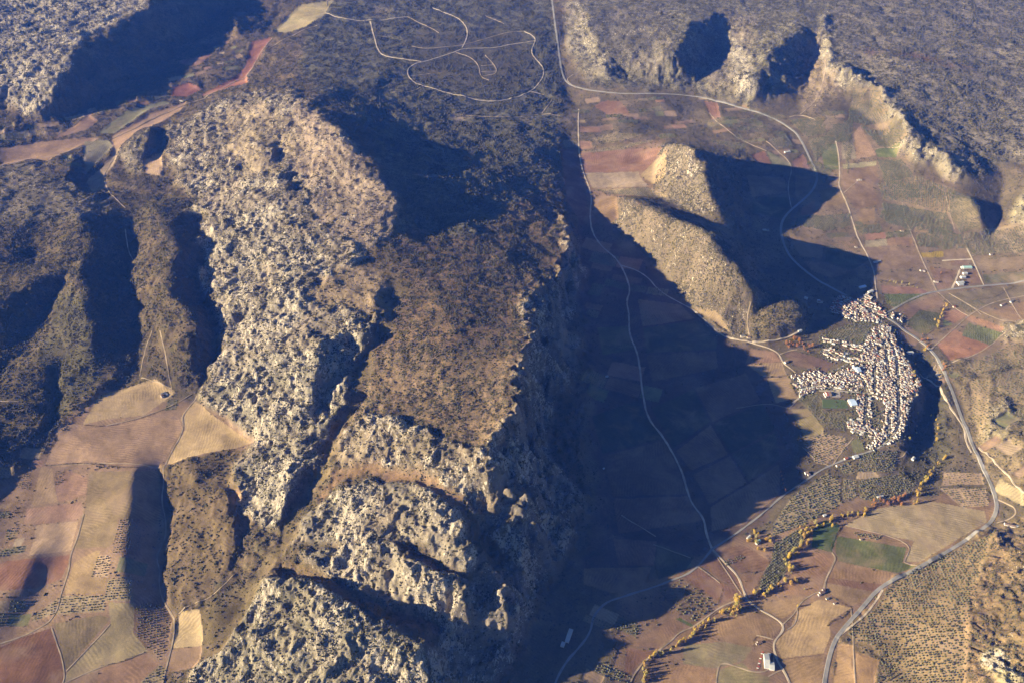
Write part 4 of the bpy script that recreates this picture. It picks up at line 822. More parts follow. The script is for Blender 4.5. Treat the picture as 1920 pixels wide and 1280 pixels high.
def instanced(name, P, S, m, label, sub=1, flat=.8, jag=.55):
    """a countless mass of plants: one object, a small lumpy body at every place"""
    me = bpy.data.meshes.new(name); me.vertices.add(len(P)); me.vertices.foreach_set('co', np.asarray(P, np.float32).ravel())
    a = me.attributes.new('size', 'FLOAT', 'POINT'); a.data.foreach_set('value', np.asarray(S, np.float32))
    me.materials.append(m)
    o = bpy.data.objects.new(name, me); SC.collection.objects.link(o); o['kind'] = 'stuff'; o['label'] = label
    g = bpy.data.node_groups.new(name, 'GeometryNodeTree')
    g.interface.new_socket('Geometry', in_out='INPUT', socket_type='NodeSocketGeometry'); g.interface.new_socket('Geometry', in_out='OUTPUT', socket_type='NodeSocketGeometry')
    n, l = g.nodes, g.links
    gi, go = n.new('NodeGroupInput'), n.new('NodeGroupOutput'); iop = n.new('GeometryNodeInstanceOnPoints')
    join = n.new('GeometryNodeJoinGeometry')
    for k in range(4):
        ico = n.new('GeometryNodeMeshIcoSphere'); ico.inputs['Subdivisions'].default_value = sub+1
        sp = n.new('GeometryNodeSetPosition'); nz = n.new('ShaderNodeTexNoise'); nz.inputs['Scale'].default_value = 1.15; nz.inputs['Detail'].default_value = 2
        pos = n.new('GeometryNodeInputPosition'); ad = n.new('ShaderNodeVectorMath'); ad.operation = 'ADD'; ad.inputs[1].default_value = (11.3*k, 5.1*k, 3.7*k)
        l.new(pos.outputs[0], ad.inputs[0]); l.new(ad.outputs[0], nz.inputs['Vector'])
        mr = n.new('ShaderNodeMapRange'); mr.inputs[1].default_value = .3; mr.inputs[2].default_value = .7; mr.inputs[3].default_value = -jag; mr.inputs[4].default_value = jag*.6
        l.new(nz.outputs['Fac'], mr.inputs[0])
        sc = n.new('ShaderNodeVectorMath'); sc.operation = 'SCALE'; l.new(pos.outputs[0], sc.inputs[0]); l.new(mr.outputs[0], sc.inputs['Scale'])
        l.new(ico.outputs['Mesh'], sp.inputs['Geometry']); l.new(sc.outputs[0], sp.inputs['Offset'])
        tr = n.new('GeometryNodeTransform'); tr.inputs['Scale'].default_value = (1, 1-.1*k, flat); tr.inputs['Translation'].default_value = (0, 0, flat*.45)
        l.new(sp.outputs[0], tr.inputs['Geometry'])
        smt = n.new('GeometryNodeSetMaterial'); smt.inputs['Material'].default_value = m; l.new(tr.outputs[0], smt.inputs['Geometry'])
        gti = n.new('GeometryNodeGeometryToInstance'); l.new(smt.outputs[0], gti.inputs[0]); l.new(gti.outputs[0], join.inputs[0])
    na = n.new('GeometryNodeInputNamedAttribute'); na.data_type = 'FLOAT'; na.inputs['Name'].default_value = 'size'
    rv = n.new('FunctionNodeRandomValue'); rv.data_type = 'FLOAT_VECTOR'; rv.inputs[0].default_value = (-.15, -.15, 0); rv.inputs[1].default_value = (.15, .15, 6.283)
    ri = n.new('FunctionNodeRandomValue'); ri.data_type = 'INT'
    for s_ in ri.inputs:
        if s_.type == 'INT' and s_.name == 'Max': s_.default_value = 3
    l.new(gi.outputs[0], iop.inputs['Points']); l.new(join.outputs[0], iop.inputs['Instance']); iop.inputs['Pick Instance'].default_value = True
    l.new([s_ for s_ in ri.outputs if s_.type == 'INT'][0], iop.inputs['Instance Index'])
    l.new(rv.outputs[0], iop.inputs['Rotation']); l.new(na.outputs[0], iop.inputs['Scale'])
    l.new(iop.outputs[0], go.inputs[0])
    o.modifiers.new('scatter', 'NODES').node_group = g
    return o

def off_roads(P, S):
    C = np.vstack(CLEAR); hit = set()
    for x, y, w in C:
        k = int((w+4)//5)+1
        for i in range(-k, k+1):
            for j in range(-k, k+1): hit.add((int(x//5)+i, int(y//5)+j))
    ok = np.array([(int(a//5), int(b//5)) not in hit for a, b in P[:, :2]])
    return P[ok], S[ok]
# scrub over the hills: bush by bush, thick and thin in clumps
def scatter(density, total, rlo, rhi, seed, clump=45, cut=.0):
    area = np.gradient(YR)[:, None]*WY[:, None]*np.gradient(UC)[None, :]
    near = (np.abs(UC)[None, :] < .74) & (YR[:, None] < 8200) & (YR[:, None] > 1050)
    cl = np.clip(.55 + 1.1*fbm(GX/clump, GY/clump, 3, seed), 0, 2)
    w = (np.abs(area)*density*cl*near).ravel(); w = w/w.sum()
    k = RNG.choice(NR*NC, total, p=w); r, c = k//NC, k % NC
    rr = np.clip(r + RNG.uniform(-.5, .5, total), 0, NR-1); cc = np.clip(c + RNG.uniform(-.5, .5, total), 0, NC-1)
    y = np.interp(rr, np.arange(NR), YR); x = np.interp(cc, np.arange(NC), UC)*np.interp(y, YR, WY)
    return np.stack([x, y, ground_z(x, y)-.1], 1), RNG.uniform(0, 1, total)**2*(rhi-rlo)+rlo
wooded = inpoly(PX, PY, [(560,120),(620,0),(620,-200),(1030,-200),(1050,160),(1055,330),(1000,400),(880,430),(760,300),(640,200)]) | inpoly(PX, PY, [(1550,20),(1700,-200),(2900,-300),(2900,300),(1860,300),(1720,250),(1640,150)])
P1, S1 = scatter(np.where(KARST > .3, SCR*1.25, SCR)*(SCR > .1)*~wooded, 420000, 1.3, 3.8, 61, 34)
P2, S2 = scatter(SCR*wooded, 125000, 2.0, 5.6, 62, 70)
P3, S3 = scatter((SCR > .1)*1.0*(SCR < .45)+.02, 9000, 1.2, 3.2, 63, 120)
east = inpoly(PX, PY, [(1160,368),(1215,372),(1330,432),(1450,552),(1500,562),(1525,592),(1505,632),(1420,642),(1330,618),(1250,510),(1165,440)]) | inpoly(PX, PY, [(1240,275),(1310,280),(1350,400),(1300,402),(1225,352)])
west = inpoly(PX, PY, [(225,430),(330,390),(375,560),(385,720),(330,735),(262,700),(240,560)]) | inpoly(PX, PY, [(-60,420),(200,390),(240,560),(250,700),(90,830),(-60,800)]) | inpoly(PX, PY, [(300,880),(430,838),(470,990),(440,1075),(335,1152),(296,1040)])
P5, S5 = scatter(east*1.0, 4200, 2.0, 4.0, 65, 400)
P6, S6 = scatter(west*1.0, 4200, 2.0, 4.8, 66, 90)
SCRUB_PTS = off_roads(np.vstack([P1, P2, P3, P5, P6]), np.concatenate([S1, S2, S3, S5, S6]))
instanced('scrub', *SCRUB_PTS, SCRUB_M, 'dark evergreen scrub dotted over the limestone hills and plateau')
# loose blocks and ribs of limestone
P4, S4 = scatter(ROCK**1.5*(KARST > .2), 130000, .6, 2.4, 64, 30)
instanced('rocks', P4-np.array([0, 0, .6]), S4, ROCK_M, 'pale limestone blocks scattered over the rocky slopes', 0, .75, .8)

# ------------------------------------------------------------------ things: helpers
def link(name, me, parent=None):
    o = bpy.data.objects.new(name, me); SC.collection.objects.link(o)
    if parent: o.parent = parent
    return o
def root(name, label, cat, loc, rz=0, group=None):
    o = bpy.data.objects.new(name, None); SC.collection.objects.link(o); o.empty_display_size = 1
    o.location = loc; o.rotation_euler = (0, 0, rz); o['label'] = label; o['category'] = cat
    if group: o['group'] = group
    return o
def copy_thing(src, loc, rz, scale=1.0):
    r = src.copy(); SC.collection.objects.link(r); r.location = loc; r.rotation_euler = (0, 0, rz); r.scale = (scale,)*3
    for ch in src.children:
        c = ch.copy(); SC.collection.objects.link(c); c.parent = r
        for g in ch.children:
            d = g.copy(); SC.collection.objects.link(d); d.parent = c
    return r
def mesh(name, V, F, m):
    me = bpy.data.meshes.new(name); me.from_pydata([tuple(map(float, v)) for v in V], [], F); me.materials.append(m); me.update(); return me

def leafy(name, m, clumps, leaves, size, seed):
    """leaf tufts spread through a handful of overlapping clumps (centre, radii)"""
    r = np.random.default_rng(seed); V, F = [], []
    vol = np.array([c[1][0]*c[1][1]*c[1][2] for c in clumps])**.7; vol /= vol.sum()
    for (c, rad), share in zip(clumps, vol):
        for _ in range(max(8, int(leaves*share))):
            d = r.normal(size=3); d /= np.linalg.norm(d); q = np.array(c) + d*np.array(rad)*r.uniform(.55, 1.05)
            a = d + r.normal(size=3)*.6; a /= np.linalg.norm(a); u = np.cross(a, r.normal(size=3)); u /= np.linalg.norm(u); w = np.cross(a, u)
            s = size*r.uniform(.6, 1.3); k = len(V)
            V += [q-u*s, q-w*s*.7, q+u*s, q+w*s*.7 + a*s*.3]; F.append((k, k+1, k+2, k+3))
    return mesh(name, V, F, m)
def trunk_mesh(name, h, r0, r1, limbs=(), seg=6):
    V, F = [], []
    def tube(a, b, ra, rb):
        a, b = np.array(a, float), np.array(b, float); d = b-a; d /= np.linalg.norm(d); u = np.cross(d, (0.3, 1, .2)); u /= np.linalg.norm(u); w = np.cross(d, u); k = len(V)
        for p, r_ in ((a, ra), (b, rb)):
            for i in range(seg): V.append(p + r_*(u*cos(2*pi*i/seg)+w*sin(2*pi*i/seg)))
        for i in range(seg): F.append((k+i, k+(i+1) % seg, k+seg+(i+1) % seg, k+seg+i))
    tube((0, 0, -.5), (0, 0, h), r0, r1)
    for e in limbs: tube((0, 0, h*.75), e, r1*.9, r1*.3)
    return mesh(name, V, F, BARK_M)

# ------------------------------------------------------------------ olive groves: the 300 nearest trees one by one, the rest as one mass
def olive_proto(seed):
    r = random.Random(seed); cl = []
    for k in range(5):
        a = 2*pi*k/5 + r.uniform(-.4, .4); q = r.uniform(.4, .6)
        cl.append(((cos(a)*q, sin(a)*q, .95+r.uniform(-.15, .25)), (.5, .5, .46)))
    cl.append(((0, 0, 1.15), (.6, .6, .5)))
    t = root('olive_tree', 'round grey green olive tree', 'tree', (0, 0, -500))
    link('crown', leafy('crown', OLIVE_M, cl, 230, .16, seed), t)
    link('trunk', trunk_mesh('trunk', .7, .14, .09, ((.45, .1, 1.1), (-.35, .3, 1.1), (0, -.45, 1.15))), t)
    return t
G_NAME = {9: 'planted in even rows on the bare slope beside the valley lane, in the triangular grove', }
def grove_points(poly, sp, an):
    W = survey(poly)[:, :2]; ca, sa = cos(an), sin(an)
    R_ = W @ np.array([[ca, -sa], [sa, ca]])
    lo, hi = R_.min(0), R_.max(0)
    a, b = np.meshgrid(np.arange(lo[0], hi[0], sp), np.arange(lo[1], hi[1], sp*.95))
    q = np.stack([a.ravel(), b.ravel()], 1) + RNG.normal(0, sp*.11, (a.size, 2))
    keep = inpoly(q[:, 0], q[:, 1], R_) & (RNG.random(len(q)) > .08 + .25*np.clip(perlin(q[:, 0]/60, q[:, 1]/60, 91), 0, 1))
    q = q[keep] @ np.array([[ca, sa], [-sa, ca]])
    return np.stack([q[:, 0], q[:, 1], ground_z(q[:, 0], q[:, 1])], 1)
OP, OS, OG = [], [], []
for gi_, (poly, sp, an, r, g) in enumerate(GROVES):
    q = grove_points(poly, sp, an)
    OP.append(q); OS.append(r*RNG.uniform(.6, 1.2, len(q))); OG.append(np.full(len(q), gi_))
for P4_, sp, an, r in PLOTS:
    ca, sa = cos(an), sin(an); M = np.array([[ca, -sa], [sa, ca]]); Q = P4_ @ M; lo, hi = Q.min(0)+2, Q.max(0)-2
    a, b = np.meshgrid(np.arange(lo[0], hi[0], sp), np.arange(lo[1], hi[1], sp*.95)); q = np.stack([a.ravel(), b.ravel()], 1) + RNG.normal(0, sp*.1, (a.size, 2))
    q = q[inpoly(q[:, 0], q[:, 1], Q) & (RNG.random(len(q)) > .1)] @ M.T
    if len(q): OP.append(np.stack([q[:, 0], q[:, 1], ground_z(q[:, 0], q[:, 1])], 1)); OS.append(r*RNG.uniform(.6, 1.2, len(q))); OG.append(np.full(len(q), 999))
OP, OS, OG = np.vstack(OP), np.concatenate(OS), np.concatenate(OG)
road_pts = np.vstack([smooth_line(survey(p)) for w, p in [(0, HIGHWAY)]+TRACKS[:12]])
dep = OP[:, 1]*PC - (OP[:, 2]-CAM_H)*PS
opx, opy = proj(OP[:, 0], OP[:, 1], OP[:, 2])
vis = (opx > 2) & (opx < 1918) & (opy > 2) & (opy < 1278)
bigness = np.where(vis, OS/dep, 0); order = np.argsort(-bigness)
own = np.zeros(len(OP), bool); own[order[:300]] = True
GLABEL = {9: ('olive tree in the dark grove of spaced trees between lane and stream', 'olive trees of the grove between lane and stream'),
          20: ('olive tree on the pale slope above the highway', 'olive trees on the pale slope above the highway'),
          14: ('crowded dark tree in the orchard beside the yellow poplars', 'crowded orchard trees beside the yellow poplars')}
protos = [olive_proto(100+k) for k in range(5)]
used = set()
for n_, i in enumerate(order[:300]):
    src = protos[n_ % 5]
    lab, grp = GLABEL.get(int(OG[i]), ('olive tree in a planted grove beside the valley fields', 'olive trees of the smaller groves'))
    if n_ < 5:
        o = src; o.location = OP[i]; o.rotation_euler = (0, 0, RNG.uniform(0, 6)); o.scale = (float(OS[i]),)*3
    else: o = copy_thing(src, OP[i], RNG.uniform(0, 6), float(OS[i]))
    o['label'] = lab; o['group'] = grp
instanced('olive_trees', OP[~own], OS[~own], OLIVE_M, 'olive trees in planted rows on the plain and the hillsides', 1, .85, .5)

# ------------------------------------------------------------------ autumn trees along the stream, one by one
def poplar_proto(name, m, seed, wide, label):
    r = random.Random(seed); cl = []
    for k in range(9):
        z = .2 + .74*(k/8)**.9; w_ = wide*(.5+.55*sin(pi*min(1, z*.95)))*r.uniform(.55, 1.05); o_ = wide*.55*(1-z*.6)
        cl.append(((r.uniform(-o_, o_), r.uniform(-o_, o_), z*r.uniform(.88, 1.06)), (w_, w_*r.uniform(.7, 1.1), r.uniform(.1, .2))))
    t = root(name, label, 'tree', (0, 0, -500))
    link('crown', leafy('crown', m, cl, 480, .042, seed), t); link('trunk', trunk_mesh('trunk', .5, .022, .014, ((.1, 0, .7), (-.08, .06, .75))), t)
    return t
ROWS = [
 ('yellow poplar in the line along the stream at the lower edge', 'poplars along the lower stream', GOLD_M, 0.19, 19, 3,
  [(1204,1278),(1206,1270),(1210,1262),(1208,1252),(1212,1240),(1218,1232),(1226,1226),(1231,1222),(1238,1226),(1255,1217),(1265,1210),(1275,1206),(1283,1200),(1290,1196),(1298,1188),(1305,1182),(1313,1178),(1321,1174),(1330,1166),(1338,1160)]),
 ('yellow poplar in the tall clump where lane and stream meet', 'poplars where lane and stream meet', GOLD_M, 0.25, 21, 3,
  [(1352,1150),(1362,1147),(1370,1148),(1380,1152),(1384,1142),(1382,1130),(1380,1122),(1388,1125)]),
 ('yellow poplar in the round clump beside the crowded orchard', 'poplars beside the crowded orchard', GOLD_M, 0.25, 18, 3,
  [(1415,1113),(1421,1110),(1430,1116),(1438,1110),(1446,1102),(1462,1095),(1470,1094),(1480,1091),(1489,1088)]),
 ('golden poplar on the bend of the stream by the brown field', 'poplars on the bend of the stream', GOLD_M, 0.21, 21, 3,
  [(1480,1072),(1478,1064),(1474,1056),(1470,1050),(1476,1046),(1482,1040),(1490,1034),(1496,1029)]),
 ('orange yellow poplar between the olive grove and the green meadow', 'poplars beside the green meadow', GOLD_M, 0.25, 17, 4,
  [(1503,1020),(1515,1018),(1505,1006),(1515,1003),(1500,997),(1510,992),(1522,996),(1530,983)]),
 ('yellow poplar in the thin line north of the green meadow', 'poplars north of the green meadow', GOLD_M, 0.22, 16, 3,
  [(1540,984),(1556,980),(1558,972),(1575,966),(1590,962),(1602,960),(1620,964),(1622,956)]),
 ('ochre tree in the wooded bank above the pale ploughed field', 'ochre trees above the pale ploughed field', RUST_M, 0.33, 14, 4,
  [(1640,944),(1650,938),(1665,942),(1672,934),(1685,938),(1695,930),(1688,944)]),
 ('golden poplar climbing the ravine below the village', 'poplars climbing the ravine', GOLD_M, 0.25, 17, 3,
  [(1715,942),(1720,930),(1718,922),(1724,912),(1733,902),(1738,895),(1745,888),(1750,880),(1757,868),(1765,858)]),
 ('golden tree standing in the dark ravine east of the village', 'trees in the dark ravine', GOLD_M, 0.30, 15, 1,
  [(1720,776),(1745,780),(1754,788),(1758,796),(1757,804),(1756,814),(1718,800),(1718,812),(1704,824),(1712,700),(1715,706),(1754,826),(1735,650),(1733,658),(1716,684)]),
 ('rusty leaved tree in the row standing in the mountain shadow', 'rusty trees in the mountain shadow', RUST_M, 0.25, 16, 1,
  [(1463,886),(1465,893),(1467,900),(1468,907),(1470,914),(1472,921)]),
 ('yellow tree round the teal roofed sheds', 'trees round the teal roofed sheds', GOLD_M, 0.30, 14, 3,
  [(1413,1000),(1419,1004),(1440,1008),(1443,1014),(1416,1018),(1424,1028),(1432,1034),(1405,1012)]),
 ('orange tree in the grove at the western edge of the village', 'orange trees west of the village', RUST_M, 0.34, 16, 3,
  [(1490,637),(1496,646),(1505,648),(1509,655),(1500,640),(1485,645),(1478,648),(1518,652)]),
 ('pale yellow tree in the row on the field edge north of the village', 'pale trees on the field edge', PALE_M, .27, 13, 1, [(1668,528),(1675,530),(1679,532),(1690,532),(1699,535),(1704,535),(1712,538),(1719,541)]),
 ('amber tree in the hedge line east of the crossroads', 'amber trees east of the crossroads', GOLD_M, 0.28, 14, 3,
  [(1772,574),(1768,581),(1764,588),(1762,594),(1758,604),(1756,612)]),
 ('brown tree beside the highway bend', 'brown trees beside the highway bend', RUST_M, 0.34, 13, 3,
  [(1738,640),(1742,648),(1730,634),(1770,686),(1766,694)]),
]
TREE_PROTO = {}
for lab, grp, m, wide, h, per, pts in ROWS:
    key = (m.name, wide)
    if key not in TREE_PROTO:
        nm = 'poplar' if m in (GOLD_M, PALE_M) else 'autumn_tree'
        TREE_PROTO[key] = ([poplar_proto(nm, m, hash_ + int(wide*1000), wide, lab) for hash_ in (1, 2, 3, 4)], set())
    ps, done = TREE_PROTO[key]
    P = np.repeat(np.array(pts, float), per, 0); P = P + RNG.normal(0, 2.6, P.shape)*(per > 1)
    W = survey(P)
    for k, w in enumerate(W):
        i = k % 4; s = h*RNG.uniform(.45, 1.25)*1.08
        if i in done: o = copy_thing(ps[i], w, RNG.uniform(0, 6), s)
        else: o = ps[i]; o.location = w; o.scale = (s,)*3; done.add(i)
        o['label'] = lab; o['group'] = grp
for (px, py), lab, m, wide, h in [((1495,1137), 'lone yellow poplar beside the footpath in the brown field', GOLD_M, .2, 16), ((1508,1105), 'small lone yellow tree north of the farmhouse track', GOLD_M, .24, 11),
                        ((1764,513), 'lone amber tree in the brown field beside the industrial sheds', RUST_M, .3, 12)]:
    key = (m.name, wide)
    if key not in TREE_PROTO: TREE_PROTO[key] = ([poplar_proto('poplar', m, 9, wide, lab)], set())
    o = TREE_PROTO[key][0][0] if key not in () and not TREE_PROTO[key][1] else copy_thing(TREE_PROTO[key][0][0], (0, 0, 0), 0)
    TREE_PROTO[key][1].add(0)
    o.location = survey([(px, py)])[0]; o.scale = (h,)*3; o['label'] = lab
    if 'group' in o: del o['group']

# ------------------------------------------------------------------ hedges and field banks, each its own
HEDGE_M = leaf_mat('hedge_leaves', [(.075, .07, .035), (.095, .08, .045), (.11, .08, .05)])
def hedge(px, w, lab):
    L = smooth_line(survey(px), 2.5); r = RNG; cl = []
    base = np.array([*L[len(L)//2], 0]); base[2] = ground_z(base[0], base[1])
    for p in L[::2]:
        q = p + r.normal(0, w*.3, 2); s = w*r.uniform(.5, 1.2)
        if r.random() < .12: continue
        cl.append((tuple(np.array([q[0], q[1], ground_z(q[0], q[1])+s*.35]) - base), (s*.8, s*.8, s*.7)))
    me = leafy('hedge', HEDGE_M, cl, 26*len(cl), w*.26, len(cl))
    o = link('hedge', me); o.location = base; o['label'] = lab; o['category'] = 'hedge'
for w, lab, px in [
 (3, 'overgrown bank of bushes winding beside the green meadow', [(1612,968),(1590,976),(1574,990),(1562,1010),(1558,1030)]), (2.2, 'low hedge edging the curving field under the orchard', [(1386,1075),(1398,1071),(1412,1072),(1428,1070)]),
 (2.6, 'bushy edge on the west side of the crowded orchard', [(1412,1112),(1420,1092),(1434,1072),(1444,1052),(1436,1040)]), (2.5, 'hedge curling round the little white house above the barn', [(1414,1215),(1411,1200),(1418,1193),(1430,1190)]),
 (2.2, 'hedge row falling from the farmhouse to the highway', [(1556,1116),(1570,1125),(1582,1132),(1596,1138)]), (3, 'thicket beside the highway above the pale ploughed hollow', [(1552,1172),(1565,1160),(1580,1158),(1590,1145),(1600,1138)]),
 (2.4, 'dark hedge between two brown fields west of the white lane', [(1345,1132),(1352,1115),(1355,1100)]), (2.4, 'dark scrubby bank below the road junction', [(1310,1062),(1325,1075),(1340,1088)]),
 (2.5, 'dark hedge along the top of the big rounded tan field', [(155,796),(200,800),(240,790),(275,781),(300,770),(330,758)]), (3, 'bushy bank under the tan fields of the west', [(85,872),(160,866),(230,877),(300,880)]),
 (2.5, 'hedge between pale field and brown field in the south west', [(277,1220),(255,1228),(235,1238),(190,1248)]), (3.2, 'dark bushy stream line in the western valley', [(160,352),(160,330),(175,318),(195,305),(212,285),(213,270),(200,262)]),
 (2.4, 'thick shrub line beside the lane above the long pale field', [(328,1160),(345,1140),(380,1122),(410,1110),(440,1090)]), (2.6, 'leafy hedge below the farm track in the lower valley', [(1395,1120),(1380,1128),(1360,1138),(1345,1148),(1325,1160)]),
 (2.8, 'hedge beside the highway south of the knolls', [(1765,690),(1772,715),(1786,745),(1800,790)]), (3, 'dark hedge between the vineyard and red fields', [(1765,590),(1758,605),(1752,617),(1730,632),(1725,640)]),
 (2.6, 'bushes along the ditch beside the eastern lane', [(1740,545),(1768,555),(1776,566),(1782,572)]), (2.6, 'winding dry hedge crossing the eastern fields', [(1830,562),(1850,560),(1870,556),(1885,545),(1900,538)]),
 (2.4, 'clipped hedge along the football ground', [(1538,700),(1500,742),(1545,770),(1592,770)]), (3.4, 'brown undergrowth strip under the poplars of the lower stream', [(1205,1275),(1210,1250),(1228,1228),(1262,1212),(1290,1198),(1318,1177),(1345,1158),(1375,1150)]),
 (3.2, 'brown undergrowth strip along the bend of the stream', [(1418,1113),(1445,1106),(1472,1092),(1484,1070),(1478,1050),(1492,1032),(1512,1012),(1525,990),(1560,974),(1600,962)]),
 (3.2, 'ragged undergrowth on the bank above the pale ploughed field', [(1622,962),(1650,944),(1690,938),(1718,928),(1730,905),(1748,884),(1764,860)]),
 (2.5, 'row of shrubs on the tan field west of the village', [(1440,704),(1458,707),(1474,704)])]:
    hedge(px, w, lab)

# ------------------------------------------------------------------ buildings
WHITE_M = mat('white_plaster', (.66, .63, .58), .85, .1, .15); CREAM_M = mat('cream_plaster', (.68, .58, .45), .9, .3, .1)
TILE_M = mat('brown_roof_tiles', (.165, .105, .072), .9, .5, .3); RED_M = mat('red_roof_tiles', (.32, .11, .07), .9, .5, .2); PINK_M = mat('pale_roof_tiles', (.25, .18, .135), .9, .5, .25)
METAL_M = mat('grey_metal_roof', (.44, .45, .45), .5, .2, .08); TEAL_M = mat('teal_metal_roof', (.35, .55, .52), .5, .2, .08); BLUE_M = mat('pale_blue_roof', (.50, .62, .78), .5, .2, .06)
DARK_M = mat('dark_opening', (.05, .045, .04), .6); GLASS_M = mat('greenhouse_plastic', (.66, .72, .68), .4, .4, .12); GREYR_M = mat('dark_slate_roof', (.16, .16, .17), .7, .4, .2)

def wall_mesh(w, d, h, m, gable=0):
    a, b = w/2, d/2
    V = [(-a,-b,-4),(a,-b,-4),(a,b,-4),(-a,b,-4),(-a,-b,h),(a,-b,h),(a,b,h),(-a,b,h)]
    F = [(0,1,5,4),(2,3,7,6)]
    if gable:
        V += [(-a,0,h+gable),(a,0,h+gable)]; F += [(1,2,6,9,5),(3,0,4,8,7),(4,5,9,8),(6,7,8,9)]
    else: F += [(1,2,6,5),(3,0,4,7),(4,5,6,7)]
    return mesh('wall', V, F, m)
def roof_mesh(w, d, h, g, m, ov=.45, th=.28):
    a, b = w/2+ov, d/2+ov; z = h - ov*g/(d/2) + .04
    up = (0, 0, th); V = []
    for t in (0, th): V += [(-a,-b,z+t),(a,-b,z+t),(a,0,h+g+.04+t),(-a,0,h+g+.04+t),(a,b,z+t),(-a,b,z+t)]
    F = [(6,7,8,9),(9,8,10,11),(3,2,1,0),(5,4,2,3),(0,1,7,6),(4,5,11,10),(1,2,8,7),(2,4,10,8),(3,0,6,9),(5,3,9,11)]
    return mesh('roof', V, F, m)
def flat_roof(w, d, h, m):
    a, b = w/2-.3, d/2-.3
    V = [(sx*x, sy*y, z) for z in (h+.02, h+.35) for x, y in ((a+.45, b+.45),) for sx, sy in ((-1,-1),(1,-1),(1,1),(-1,1))]
    return mesh('roof', V, [(0,3,2,1),(4,5,6,7),(0,1,5,4),(1,2,6,5),(2,3,7,6),(3,0,4,7)], m)
def box_mesh(name, x0, x1, y0, y1, z0, z1, m):
    V = [(x,y,z) for z in (z0,z1) for x,y in ((x0,y0),(x1,y0),(x1,y1),(x0,y1))]
    return mesh(name, V, [(0,3,2,1),(4,5,6,7),(0,1,5,4),(1,2,6,5),(2,3,7,6),(3,0,4,7)], m)

# village houses
QUARTERS = [
 ('in the packed old quarter on the eastern shelf', 'old quarter houses', [(1641,613),(1664,610),(1688,652),(1705,688),(1724,709),(1727,730),(1708,755),(1700,790),(1693,814),(1668,831),(1640,844),(1626,838),(1645,820),(1655,800),(1661,760),(1650,745),(1632,743),(1625,728),(1600,728),(1588,700),(1608,680),(1618,660),(1622,640)], 1.35, 11.0, 10.0),
 ('in the western streets beside the tan fields', 'western street houses', [(1484,705),(1530,694),(1560,700),(1588,690),(1605,700),(1612,733),(1590,730),(1545,729),(1534,728),(1500,745),(1494,728)], .45, 12.0, 11.0),
 ('in the rows north of the dark walled field', 'northern row houses', [(1543,655),(1560,651),(1642,688),(1600,706),(1590,681),(1545,668)], -.32, 12.5, 11.0),
 ('in the thin row under the olive slope', 'thin row houses', [(1536,637),(1545,632),(1640,654),(1640,663),(1600,656)], -.25, 12.5, 12.0),
 ('in the red roofed quarter beside the highway', 'highway quarter houses', [(1574,556),(1592,558),(1648,600),(1646,606),(1600,602),(1556,583),(1560,570)], -.5, 12.0, 11.0),
 ('in the row across the highway', 'far side houses', [(1603,560),(1625,549),(1642,570),(1666,592),(1655,597)], -.5, 11.5, 11.0),
 ('at the southern end round the walled garden', 'southern end houses', [(1605,738),(1632,745),(1634,800),(1655,815),(1640,822),(1600,811),(1587,805),(1590,793),(1612,783),(1605,765)], 1.4, 11.5, 11.0),
 ('at the crossroads by the highway bend', 'crossroads houses', [(1668,588),(1688,590),(1692,606),(1678,602)], .2, 12.0, 12.0),
]
STREETS = np.vstack([smooth_line(survey(p), 3) for p in ([(1645,621),(1658,644),(1663,671),(1665,705)], [(1668,640),(1679,663),(1684,701),(1684,750),(1686,784),(1680,807),(1667,824),(1642,843)], [(1667,772),(1667,814)], [(1625,744),(1623,770),(1620,800)], [(1535,732),(1591,733),(1633,737),(1660,745)], [(1540,656),(1591,675),(1625,681)], [(1497,729),(1534,722),(1590,735)], [(1551,701),(1591,681)], [(1600,690),(1620,715),(1630,740)], [(1640,690),(1640,735)], [(1575,575),(1605,600)], HIGHWAY[34:44])])[:, :2]
spots = []
for qi, (phr, grp, poly, an, sx, sy) in enumerate(QUARTERS):
    W = survey(poly)[:, :2]; ca, sa = cos(an), sin(an); M = np.array([[ca, -sa], [sa, ca]]); R_ = W @ M; lo, hi = R_.min(0), R_.max(0)
    rows_ = qi in (2, 3, 5); row = 0; y = lo[1]+3; cand = []
    while rows_ and y < hi[1]:
        x = lo[0] + random.uniform(0, sx)
        while x < hi[0]:
            w = random.choice((5, 6, 7, 8, 9.5, 12))*sx/11; cand.append((x+w/2, y+random.uniform(-2.2, 2.2), w))
            x += w + (random.uniform(0, .5) if random.random() > .12 else random.uniform(2, 6))
        y += sy*(1.28 if row % 2 else .74); row += 1
    if not rows_:
        for _ in range(int((hi-lo).prod()/9)): cand.append((random.uniform(lo[0], hi[0]), random.uniform(lo[1], hi[1]), random.choice((4.5, 5.5, 6, 7, 8, 10))))
    for x, y, w in cand:
        q = np.array([x, y])
        qn = q + 11*np.array([perlin(x/25, y/25, 85), perlin(x/25, y/25, 86)])
        if not inpoly(qn[0], qn[1], R_): continue
        p = M @ q; dd = STREETS - p; j = np.argmin((dd**2).sum(1)); dist = np.hypot(*dd[j])
        a = an + .8*perlin(p[0]/90, p[1]/90, 81)
        if dist < 30:
            t = STREETS[min(j+1, len(STREETS)-1)] - STREETS[max(j-1, 0)]
            if 1 < np.hypot(*t) < 30: a = math.atan2(t[1], t[0])
        open_ = perlin(p[0]/38, p[1]/38, 83) + .5*perlin(p[0]/14, p[1]/14, 84)
        if dist > (8.0 if dist < 30 and qi in (0, 6) else 6.5) and open_ < .36: spots.append((p[0], p[1], w-.3, random.uniform(5.4, 7.6), random.choice((3.0, 3.4, 4.2, 5.6, 6.0, 6.6)), a + random.uniform(-.08, .08), qi))
random.shuffle(spots)
keep = []; cells = {}
